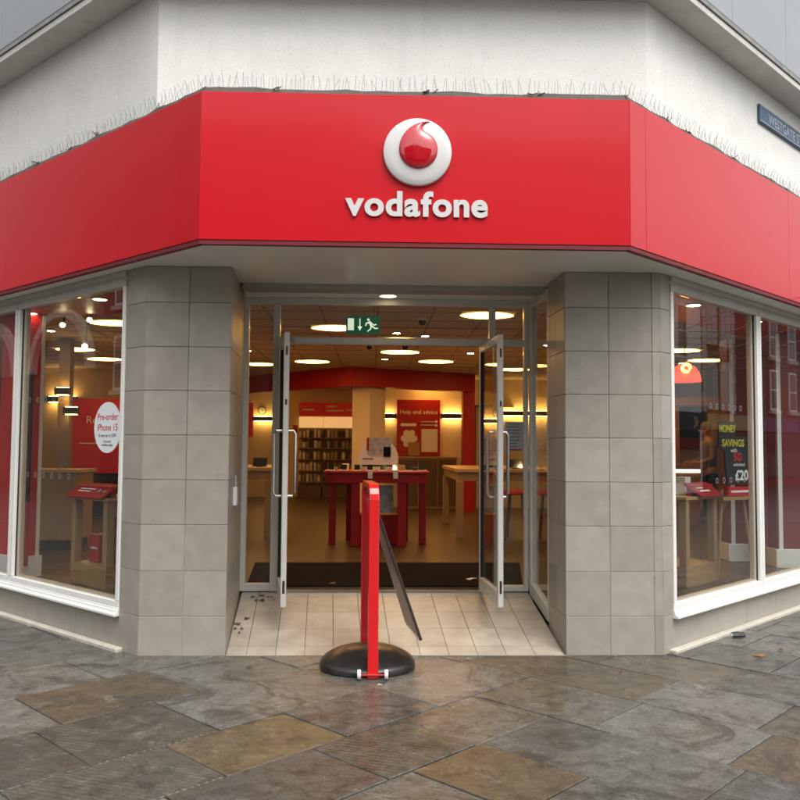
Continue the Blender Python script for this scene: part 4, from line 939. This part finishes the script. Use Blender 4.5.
# dark poster behind second left window
t = thing('window_poster', 'dark poster with white lettering behind the left edge window', 'poster', tuple(WL.P(2.7, -.2, .6)))
bd = MB().box(2.26, 3.2, -.2, -.22, 1.05, 2.3, WL).build('board', pm('poster_navy', (.014, .010, .022), .4, var=.4, vs=5), t)
MB().box(2.26, 3.2, -.2, -.22, .45, 1.048, WL).build('red_base', PRED, t)
for k, (b_, sz, z) in enumerate((('Back', .2, 1.48), ('it\'s', .2, 1.28))): text('lettering', b_, sz, WL.P(2.5, -.1995, z), WL, WTXT, bd, .0005, .002, True)
# red pendant lamp behind first right window
pl = Vector((3.36, 2.45, 2.32)); t = thing('pendant_lamp', 'red glowing dome lamp hanging behind the first right window', 'lamp', tuple(pl))
MB().lathe([(.17, 0), (.168, .03), (.15, .10), (.11, .16), (.05, .195), (.012, .205)], 28, pl).build('shade', pm('red_shade', (.5, .05, .03), .4, emis=(1, .10, .05), es=.8), t, smooth=True)
cv = [pl+Vector((-.06+.055*math.cos(a)*(1-.02*k), -.19, .13+.055*math.sin(a)*(1-.02*k))) for k, a in enumerate([i*.45 for i in range(26)])]
MB().tube(cv, .010, 8).build('glow_ring', emit('orange_glow', (1, .35, .04), 9), t, smooth=True)
MB().tube([pl+Vector((0, 0, .2)), (pl.x, pl.y, CZ)], .006, 6).build('flex', DARK, t)

# deep behind the right window: wood bay, counter, screen and a person
t = thing('wood_bay', 'orange brown timber bay frame deep behind the first right window', 'frame', (5.8, 8.45, FZ))
AMB = wood('amber_wood', (.36, .17, .06), (5, 5, .7))
for x in (5.40, 6.10): MB().box(x, x+.12, 8.4, 8.55, FZ, 2.38).build('post', AMB, t)
MB().box(5.35, 7.0, 8.38, 8.57, 2.381, 2.52).build('beam', AMB, t)
t = thing('service_counter', 'wood service counter with a white lit edge behind first right window', 'counter', (5.2, 7.7, FZ))
MB().box(4.95, 5.48, 7.4, 8.0, FZ, 1.20).build('carcass', AMB, t); MB().box(4.9, 5.52, 7.35, 8.05, 1.265, 1.338).build('top', AMB, t)
MB().box(5.0, 5.48, 7.37, 7.41, 1.202, 1.263).build('light_strip', emit('strip_white', (1, .9, .75), 1.1), t)
t = thing('wall_screen', 'black wall screen with a white crescent mark behind the right window', 'screen', (6.8, 11.2, 1.6))
bd = MB().box(6.45, 7.2, 11.15, 11.245, 1.85, 2.5).build('panel', pm('black_gloss', (.01, .01, .012), .1), t); MB().box(6.45, 7.2, 11.17, 11.246, 1.6, 1.845).build('red_strip', pm('poster_red_bright', (.5, .01, .015), .5), t)
cr_ = [(6.85+.11*math.cos(a), 11.147, 2.18+.13*math.sin(a)) for a in [R(-80)+i*R(16) for i in range(11)]]+[(6.83+.05*math.cos(a), 11.147, 2.18+.12*math.sin(a)) for a in [R(80)-i*R(16) for i in range(11)]]
MB().slab(cr_, (0, -.002, 0)).build('crescent', WTXT, bd)

def skin_mesh(name, verts, edges, radii, root=0, sub=2):
    me = bpy.data.meshes.new(name); me.from_pydata(verts, edges, []); o = bpy.data.objects.new('tmp', me); col.objects.link(o)
    sk_ = o.modifiers.new('s', 'SKIN'); o.modifiers.new('d', 'SUBSURF').levels = sub
    for i, r in enumerate(radii):
        v = me.skin_vertices[0].data[i]; v.radius = (r, r) if not isinstance(r, tuple) else r; v.use_root = i == root
    dg = bpy.context.evaluated_depsgraph_get(); out = bpy.data.meshes.new_from_object(o.evaluated_get(dg)); out.name = name
    bpy.data.objects.remove(o)
    for p in out.polygons: p.use_smooth = True
    return out
def person(at, rz_, label):
    # faces local -x; forearms rest forward on a counter; hips at 0
    t = put('person', None, None, None, Matrix.Translation(Vector(at)) @ Matrix.Rotation(rz_, 4, 'Z')); tag(t, label, 'person')
    S = pm('skin', (.42, .22, .15), .5); G = pm('grey_cloth', (.16, .14, .15), .85); Tm = pm('dark_trousers', (.03, .03, .04), .85)
    V = [(0, 0, .88), (0, 0, 1.02), (.01, 0, 1.2), (-.01, 0, 1.34), (-.02, 0, 1.43), (-.035, 0, 1.49), (-.06, 0, 1.56), (-.06, 0, 1.65)]
    E_ = [(i, i+1) for i in range(7)]; Rr = [(.12, .16), (.105, .14), (.11, .155), (.10, .16), (.06, .075), (.05, .05), (.088, .075), (.075, .065)]
    for sy in (-1, 1):
        k = len(V); V += [(-.01, sy*.19, 1.36), (-.03, sy*.23, 1.10), (-.24, sy*.18, 1.03), (-.31, sy*.16, 1.04)]; E_ += [(3, k), (k, k+1), (k+1, k+2), (k+2, k+3)]; Rr += [.055, .043, .033, .03]
        for f in range(4):
            b = len(V); yy = sy*(.13+.02*f); V += [(-.36, yy, 1.035), (-.39+.004*abs(f-1.5), yy, 1.02)]; E_ += [(k+3, b), (b, b+1)]; Rr += [.009, .008]
        b = len(V); V += [(-.33, sy*.115, 1.03), (-.355, sy*.105, 1.02)]; E_ += [(k+3, b), (b, b+1)]; Rr += [.011, .009]
        k = len(V); V += [(0, sy*.095, .80), (-.01, sy*.10, .47), (.01, sy*.10, .09), (-.13, sy*.11, .035)]; E_ += [(0, k), (k, k+1), (k+1, k+2), (k+2, k+3)]; Rr += [.088, .06, .042, .035]
    body = put('body', skin_mesh('body', V, E_, Rr), S, t, WM[t.name])
    TV = [(0, 0, .86), (0, 0, 1.02), (.01, 0, 1.2), (-.01, 0, 1.34), (-.018, 0, 1.42)]; TE = [(i, i+1) for i in range(4)]; TR_ = [(.135, .175), (.122, .158), (.125, .17), (.112, .172), (.065, .08)]
    for sy in (-1, 1): k = len(TV); TV += [(-.01, sy*.19, 1.36), (-.03, sy*.232, 1.10), (-.20, sy*.19, 1.035)]; TE += [(3, k), (k, k+1), (k+1, k+2)]; TR_ += [.066, .056, .045]
    put('grey_top', skin_mesh('grey_top', TV, TE, TR_), G, t, WM[t.name])
    PV = [(0, 0, .90)]; PE = []; PR = [(.13, .168)]
    for sy in (-1, 1): k = len(PV); PV += [(0, sy*.095, .80), (-.01, sy*.10, .47), (.01, sy*.10, .08)]; PE += [(0, k), (k, k+1), (k+1, k+2)]; PR += [.10, .074, .06]
    put('trousers', skin_mesh('trousers', PV, PE, PR), Tm, t, WM[t.name])
    hd = MB().lathe([(.02, .10), (.06, .085), (.085, .045), (.092, 0), (.088, -.03)], 20, (-.045, 0, 1.64)).mesh('hair', smooth=True); put('hair', hd, pm('short_hair', (.12, .09, .07), .8), t, WM[t.name])
    fc = MB().lathe([(.001, .03), (.014, .02), (.018, 0)], 10, (-.155, 0, 1.575), Matrix(((0, 0, -1), (0, 1, 0), (1, 0, 0)))).mesh('nose', smooth=True); put('nose', fc, S, t, WM[t.name])
    for sy in (-1, 1):
        put('ear', MB().lathe([(.022, 0), (.026, .008), (.015, .015)], 12, (-.05, sy*.078, 1.59), Matrix(((1, 0, 0), (0, 0, sy), (0, 1, 0)))).mesh('ear', smooth=True), S, t, WM[t.name])
        put('eye', MB().lathe([(.010, 0), (.008, .005), (.001, .007)], 10, (-.138, sy*.032, 1.61), Matrix(((0, 0, -1), (0, 1, 0), (1, 0, 0)))).mesh('eye', smooth=True), DARK, t, WM[t.name])
    return t
person((5.76, 7.7, FZ), 0, 'person in a grey top and dark trousers standing at the service counter')

# ================================================================== street name sign
sn = thing('street_sign', 'blue street name plate on the white wall at the right edge', 'sign', tuple(UR.P(2.8, 0, 4.79)))
pb = MB().box(2.14, 3.72, .03, .004, 4.785, 4.965, UR).build('plate', pm('plate_blue', (.06, .11, .19), .45, var=.2, vs=9), sn, .004)
bo = MB(); bo.box(2.145, 3.715, .034, .0305, 4.795, 4.803, UR); bo.box(2.145, 3.715, .034, .0305, 4.947, 4.955, UR); bo.build('border', pm('plate_pale', (.42, .47, .52), .5), pb)
text('lettering', 'WESTGATE STREET', .135, UR.P(2.93, .0305, 4.825), UR, pm('plate_pale', (.42, .47, .52), .5), pb, .002, .001)

# ================================================================== swing pavement sign
ps = thing('pavement_sign', 'red swing frame pavement sign on black rubber base before the door', 'sign', (-.01, -.3, GZ))
SR = pm('sign_red', (.62, .008, .012), .3, coat=.5, var=.02)
ax0, ax1 = Vector((.018, -.615, 0)), Vector((-.040, .03, 0)); ad = (ax1-ax0).normalized(); px = Vector((ad.y, -ad.x, 0))
def bar(path, w_, t_):
    mb = MB(); rings = []
    for i, p in enumerate(path):
        tt = (path[min(i+1, len(path)-1)]-path[max(i-1, 0)]).normalized(); nn_ = tt.cross(px).normalized()
        rings.append([p+px*w_/2+nn_*t_/2, p-px*w_/2+nn_*t_/2, p-px*w_/2-nn_*t_/2, p+px*w_/2-nn_*t_/2])
    vs = [q for g in rings for q in g]; fs = []
    for i in range(len(path)-1):
        for j in range(4): fs.append((i*4+j, i*4+(j+1) % 4, i*4+4+(j+1) % 4, i*4+4+j))
    fs += [(3, 2, 1, 0), tuple(range(len(vs)-4, len(vs)))]
    return mb.add(vs, fs)
L_ = (ax1-ax0).length; r_ = .09; top = 1.325
path = [ax0+ZZ*.06, ax0+ZZ*.5, ax0+ZZ*(top-r_)] + [ax0+ad*(r_-r_*math.cos(a))+ZZ*(top-r_+r_*math.sin(a)) for a in (R(22), R(45), R(68))] + [ax0+ad*r_+ZZ*top, ax0+ad*(L_-r_)+ZZ*top] + \
       [ax0+ad*(L_-r_+r_*math.sin(a))+ZZ*(top-r_+r_*math.cos(a)) for a in (R(22), R(45), R(68))] + [ax1+ZZ*(top-r_), ax1+ZZ*.5, ax1+ZZ*.1]
bar(path, .07, .045).build('frame', SR, ps, .006, 2)
# swinging panel, blown to the right
pt, pbm = ZZ*1.262, Vector((.345, .02, .275))
a_, b_ = ax0+ad*.05, ax1-ad*.05
pv0, pv1 = a_+pt, b_+pt; lo0, lo1 = Vector((a_.x+.345, a_.y, .275)), Vector((b_.x+.322, b_.y, .268))
nn_ = (pv1-pv0).cross(lo0-pv0).normalized()
pn = MB().slab([pv0, pv1, lo1, lo0], nn_*.02).build('swing_panel', pm('panel_dark', (.035, .025, .022), .25, coat=.4, var=.1), ps, .003)
def ins(k, off): 
    u_, v_ = (pv1-pv0).normalized(), (lo0-pv0).normalized()
    return [pv0+u_*k+v_*k+off, pv1-u_*k+v_*k+off, lo1-u_*k-v_*k+off, lo0+u_*k-v_*k+off]
PGB = pm('poster_grey_brown', (.26, .215, .18), .4, var=.35, vs=6)
MB().slab(ins(.03, -nn_*.001), -nn_*.001).build('poster', PGB, pn); MB().slab(ins(.03, nn_*.021), nn_*.001).build('poster', PGB, pn)
MB().tube([ax0+ad*.03+ZZ*1.27, ax1-ad*.03+ZZ*1.27], .01, 8).build('hinge_bar', STEEL, ps)
# rubber base
cx, cy = -.02, -.295; N = 40; prof = [(1.0, 0.), (1.0, .035), (.985, .047), (.93, .064), (.84, .085), (.68, .112), (.48, .134), (.26, .148), (.02, .155)]
mb = MB(); vs = []
def ell(a, k):
    c, s = math.cos(a), math.sin(a); e = .82
    x = math.copysign(abs(c)**.95, c)*.34; y = math.copysign(abs(s)**e, s)*.315
    return x*k, y*k
for k, z in prof:
    for j in range(N):
        x, y = ell(2*math.pi*j/N, k)
        zz_ = z*(1 if y > -.12 else 1-.38*min((-y-.12)/.2, 1)*(1-abs(x)/.36))
        vs.append((cx+x, cy+y, GZ+.004+zz_))
fs = [(i*N+j, i*N+(j+1) % N, (i+1)*N+(j+1) % N, (i+1)*N+j) for i in range(len(prof)-1) for j in range(N)] + [tuple(range(N-1, -1, -1)), tuple(range((len(prof)-1)*N, len(prof)*N))]
mb.add(vs, fs); mb.build('base', pm('black_rubber', (.016, .013, .012), .32, var=.2, vs=9, rv=.06), ps, smooth=True)
ft = bar([ax0+ZZ*.035, ax0+ZZ*.2], .072, .05); ft.build('foot_bracket', SR, ps)
axl = MB().tube([ax0+Vector((-.10, -.035, .062)), ax0+Vector((.10, -.035, .062))], .006, 8).build('axle', SR, ps)
wx = Matrix(((0, 0, 1), (1, 0, 0), (0, 1, 0)))
for s in (-1, 1):
    wh = MB().lathe([(.012, -.012), (.03, -.012), (.033, -.006), (.033, .006), (.03, .012), (.012, .012)], 20, ax0+Vector((s*.092, -.035, .066)), wx).build('wheel', pm('white_plastic', (.7, .7, .68), .4), ps, smooth=True)

# ================================================================== small litter
LEAF = [pm('dry_leaf_a', (.16, .06, .02), .7), pm('dry_leaf_b', (.22, .11, .03), .7), pm('dry_leaf_c', (.09, .035, .015), .7)]
random.seed(5)
def leaf(p, r, rz_, mt, label, group, lift=.006):
    mb = MB(); n_ = 10; vs = [Vector((0, 0, .004))]
    for i in range(n_):
        a = 2*math.pi*i/n_; rr = r*(1+.28*math.cos(3*a)+random.uniform(-.15, .15)); vs.append(Vector((rr*math.cos(a), rr*.7*math.sin(a), random.uniform(0, .012))))
    mm = Matrix.Rotation(rz_, 3, 'Z'); mb.add([mm @ v+Vector(p)+Vector((0, 0, lift)) for v in vs], [(0, i+1, (i+1) % n_+1) for i in range(n_)])
    o = mb.build('dry_leaf', mt); tag(o, label, 'leaf', group); return o
for i in range(16):
    y = random.choice([1.02, .95, .6, .5, .42, .35, 1.05]); x = -1.11+random.uniform(.0, .12)-.04*(y-.4) if y < .9 else -1.1+random.uniform(.0, .36)
    leaf((x, y, rz(y)), random.uniform(.012, .028), random.uniform(0, 6), random.choice(LEAF), 'dry brown leaf on the tiled ramp beside the left pillar', 'dry leaves in the doorway corner')
LT = pm('litter_pale', (.55, .5, .35), .6)
leaf((2.95, -.05, GZ), .05, .4, LEAF[1], 'ochre fallen leaf on paving before the right window plinth', 'fallen leaves on the pavement')
leaf((3.2, .12, GZ), .03, 1.4, LEAF[2], 'small dark fallen leaf on paving farther right', 'fallen leaves on the pavement')
leaf((1.75, -.5, GZ), .025, 2, LEAF[2], 'tiny dark leaf on paving before the right pillar', 'fallen leaves on the pavement')
leaf((-.85, -.35, GZ), .03, .2, LEAF[2], 'tiny dark leaf on paving before the left pillar', 'fallen leaves on the pavement')
leaf((.06, -.8, GZ), .018, .2, LT, 'scrap of pale paper on paving before the sign wheels', 'litter scraps')
leaf((.95, 1.6, FZ+.012), .06, .2, pm('paper_white', (.75, .72, .66)), 'white paper scrap on the dark entrance mat', 'litter scraps', .002)
leaf((-.35, 1.35, FZ+.012), .04, 1.2, LEAF[1], 'brown leaf blown onto the entrance mat', 'litter on the mat', .002)
q = WR.P(.95, .16, GZ+.004); pc = thing('crushed_can', 'crushed dark can lying against the right plinth', 'can', tuple(q))
MB().tube([q+Vector((-.05, 0, .03)), q+Vector((0, .0, .032)), q+Vector((.06, .01, .028))], [.026, .028, .022], 8).build('body', pm('can_grey', (.06, .06, .065), .4, .4), pc)
MB().tube([q+Vector((-.055, 0, .03)), q+Vector((-.05, 0, .03))], .022, 8).build('lid', STEEL, pc)

# ================================================================== buildings across the two streets (seen reflected in the glass)
BRICK = pm('dark_red_brick', (.14, .05, .035), .8, var=.25, vs=6); STN = pm('pale_stone', (.5, .48, .44), .8, var=.12, vs=2); GRYW = pm('grey_white_wall', (.74, .74, .74), .8, var=.1, vs=1.5)
SLATE = pm('slate', (.09, .09, .1), .6, var=.2); DGL = pm('dark_glass', (.02, .025, .03), .08)
def facade(fr, s0, s1, h, mt, label, wins_, shop_c, extra=None, roof=.7):
    t = thing('street_building', label, 'building', tuple(fr.P((s0+s1)/2, 0, 0)), 'buildings across the street')
    MB().box(s0, s1, 0, -7, 0, h, fr).build('wall', mt, t)
    MB().slab([fr.P(s0, .3, h), fr.P(s0, -3.5, h+roof), fr.P(s0, -7.2, h)], Vector((fr.u.x, fr.u.y, 0))*(s1-s0)).build('roof', SLATE, t)
    if shop_c is not None:
        sf = MB().box(s0+.1, s1-.1, .15, .001, 2.35, 2.95, fr).build('shop_fascia', pm('shopfront_%d' % int(s0), shop_c, .4), t)
        MB().box(s0+.3, s1-.3, .06, .001, .4, 2.3, fr).build('shop_glass', DGL, t)
    for (c, z0, z1, ww) in wins_:
        f = MB(); f.box(c-ww/2, c+ww/2, .05, .001, z0, z1, fr); o = f.build('window', WHITEP, t)
        zm = (z0+z1)/2
        for (a, b_) in ((z0+.08, zm-.03), (zm+.03, z1-.08)): MB().box(c-ww/2+.08, c+ww/2-.08, .056, .0505, a, b_, fr).build('pane', DGL, o)
        MB().box(c-ww/2-.1, c+ww/2+.1, .14, .001, z0-.16, z0-.005, fr).build('window_sill', STN, o)
    if extra: extra(t, fr)
    return t
OR = WR.off(0, 11.); OL = WL.off(0, 11.)
OR = Fr(OR.o, OR.u, (-OR.n.x, -OR.n.y)); OL = Fr(OL.o, OL.u, (-OL.n.x, -OL.n.y))
def gothic(t, fr):
    for c in (24.75, 25.95):
        for z0, z1 in ((3.1, 5.0), (5.6, 7.3)):
            f = MB().slab([fr.P(c-.45, .08, z0), fr.P(c+.45, .08, z0), fr.P(c+.45, .08, z1-.3), fr.P(c+.25, .08, z1), fr.P(c-.25, .08, z1), fr.P(c-.45, .08, z1-.3)], (-fr.n.x*.079, -fr.n.y*.079, 0)).build('window', STN, t)
            MB().box(c-.06, c+.06, .1, .081, z0+.1, z1-.15, fr).build('mullion', STN, f)
            for a in (c-.36, c+.08): MB().box(a, a+.27, .09, .081, z0+.12, z1-.35, fr).build('pane', pm('pale_glass', (.3, .33, .36), .1), f)
    for c in (24.15, 26.65):
        for i in range(14): MB().box(c-.13-.06*(i % 2), c+.13+.06*(i % 2), .06, .001, 3+.4*i, 3.38+.4*i, fr).build('quoin', STN, t)
facade(OR, 13, 23.95, 7.3, GRYW, 'grey white rendered building reflected in first right window beside pillar', [(22.4, 4.9, 6.9, .8), (19, 4.9, 6.9, .9), (16, 4.9, 6.9, .9)], (.02, .02, .03))
facade(OR, 23.97, 28.2, 7.7, BRICK, 'dark brick building with pale stone quoins reflected in first right window', [], (.35, .26, .12), gothic)
facade(OR, 28.22, 42, 7.6, BRICK, 'dark brick building with white sash windows reflected in far right window', [(c, z, z+1.75, .85) for c in (30.8, 32.9, 36, 39) for z in (3.3, 5.6)], (.07, .02, .12))
def arch(t, fr):
    for c in (22.9, 28.5):
        vs = []; fs = []
        for i in range(25):
            a = math.pi*i/24
            for r_ in (2.25, 1.95): vs += [fr.P(c+r_*math.cos(a), .25, 4.2+r_*math.sin(a)), fr.P(c+r_*math.cos(a), .0, 4.2+r_*math.sin(a))]
        for i in range(24):
            b_ = 4*i; e = b_+4
            fs += [(b_, b_+2, e+2, e), (b_, e, e+1, b_+1), (b_+2, b_+3, e+3, e+2)]
        MB().add(vs, fs).build('stone_arch', STN, t)
        MB().slab([fr.P(c+1.95*math.cos(math.pi*i/24), .02, 4.2+1.95*math.sin(math.pi*i/24)) for i in range(25)], (-fr.n.x*.019, -fr.n.y*.019, 0)).build('arch_pane', DGL, t)
facade(OL, 12, 20.2, 12.5, BRICK, 'brick building reflected in left window beside the pillar', [(c, z, z+1.8, .9) for c in (14, 16.5, 19) for z in (3.4, 6.2, 9)], (.05, .05, .06))
facade(OL, 20.22, 32, 13, pm('brown_stone', (.10, .085, .068), .8, var=.15, vs=2), 'brown stone building with wide arched windows reflected in the left window', [(c, 8.2, 10, .9) for c in (21.5, 23, 24.5, 27.5, 29)], None, arch)
facade(OL, 32.02, 46, 11, GRYW, 'pale building down the left street reflected in left edge window', [(c, z, z+1.8, .9) for c in (34, 37, 40) for z in (3.4, 6.2)], (.04, .04, .06))
OB = Fr((0, -23), (1, 0), (0, 1))
facade(OB, -13, -.5, 12.5, BRICK, 'dark brick building behind the viewer mirrored in the glossy red drop', [(c, z, z+1.8, .9) for c in (-11, -8.5, -6, -3) for z in (3.4, 6.2)], (.03, .06, .05))
facade(OB, -.48, 13, 12, pm('tan_brick', (.3, .22, .14), .8, var=.2, vs=5), 'tan brick building behind the viewer mirrored in the glossy red drop', [(c, z, z+1.8, .9) for c in (2, 4.5, 7, 10) for z in (3.4, 6.2)], (.1, .02, .03))
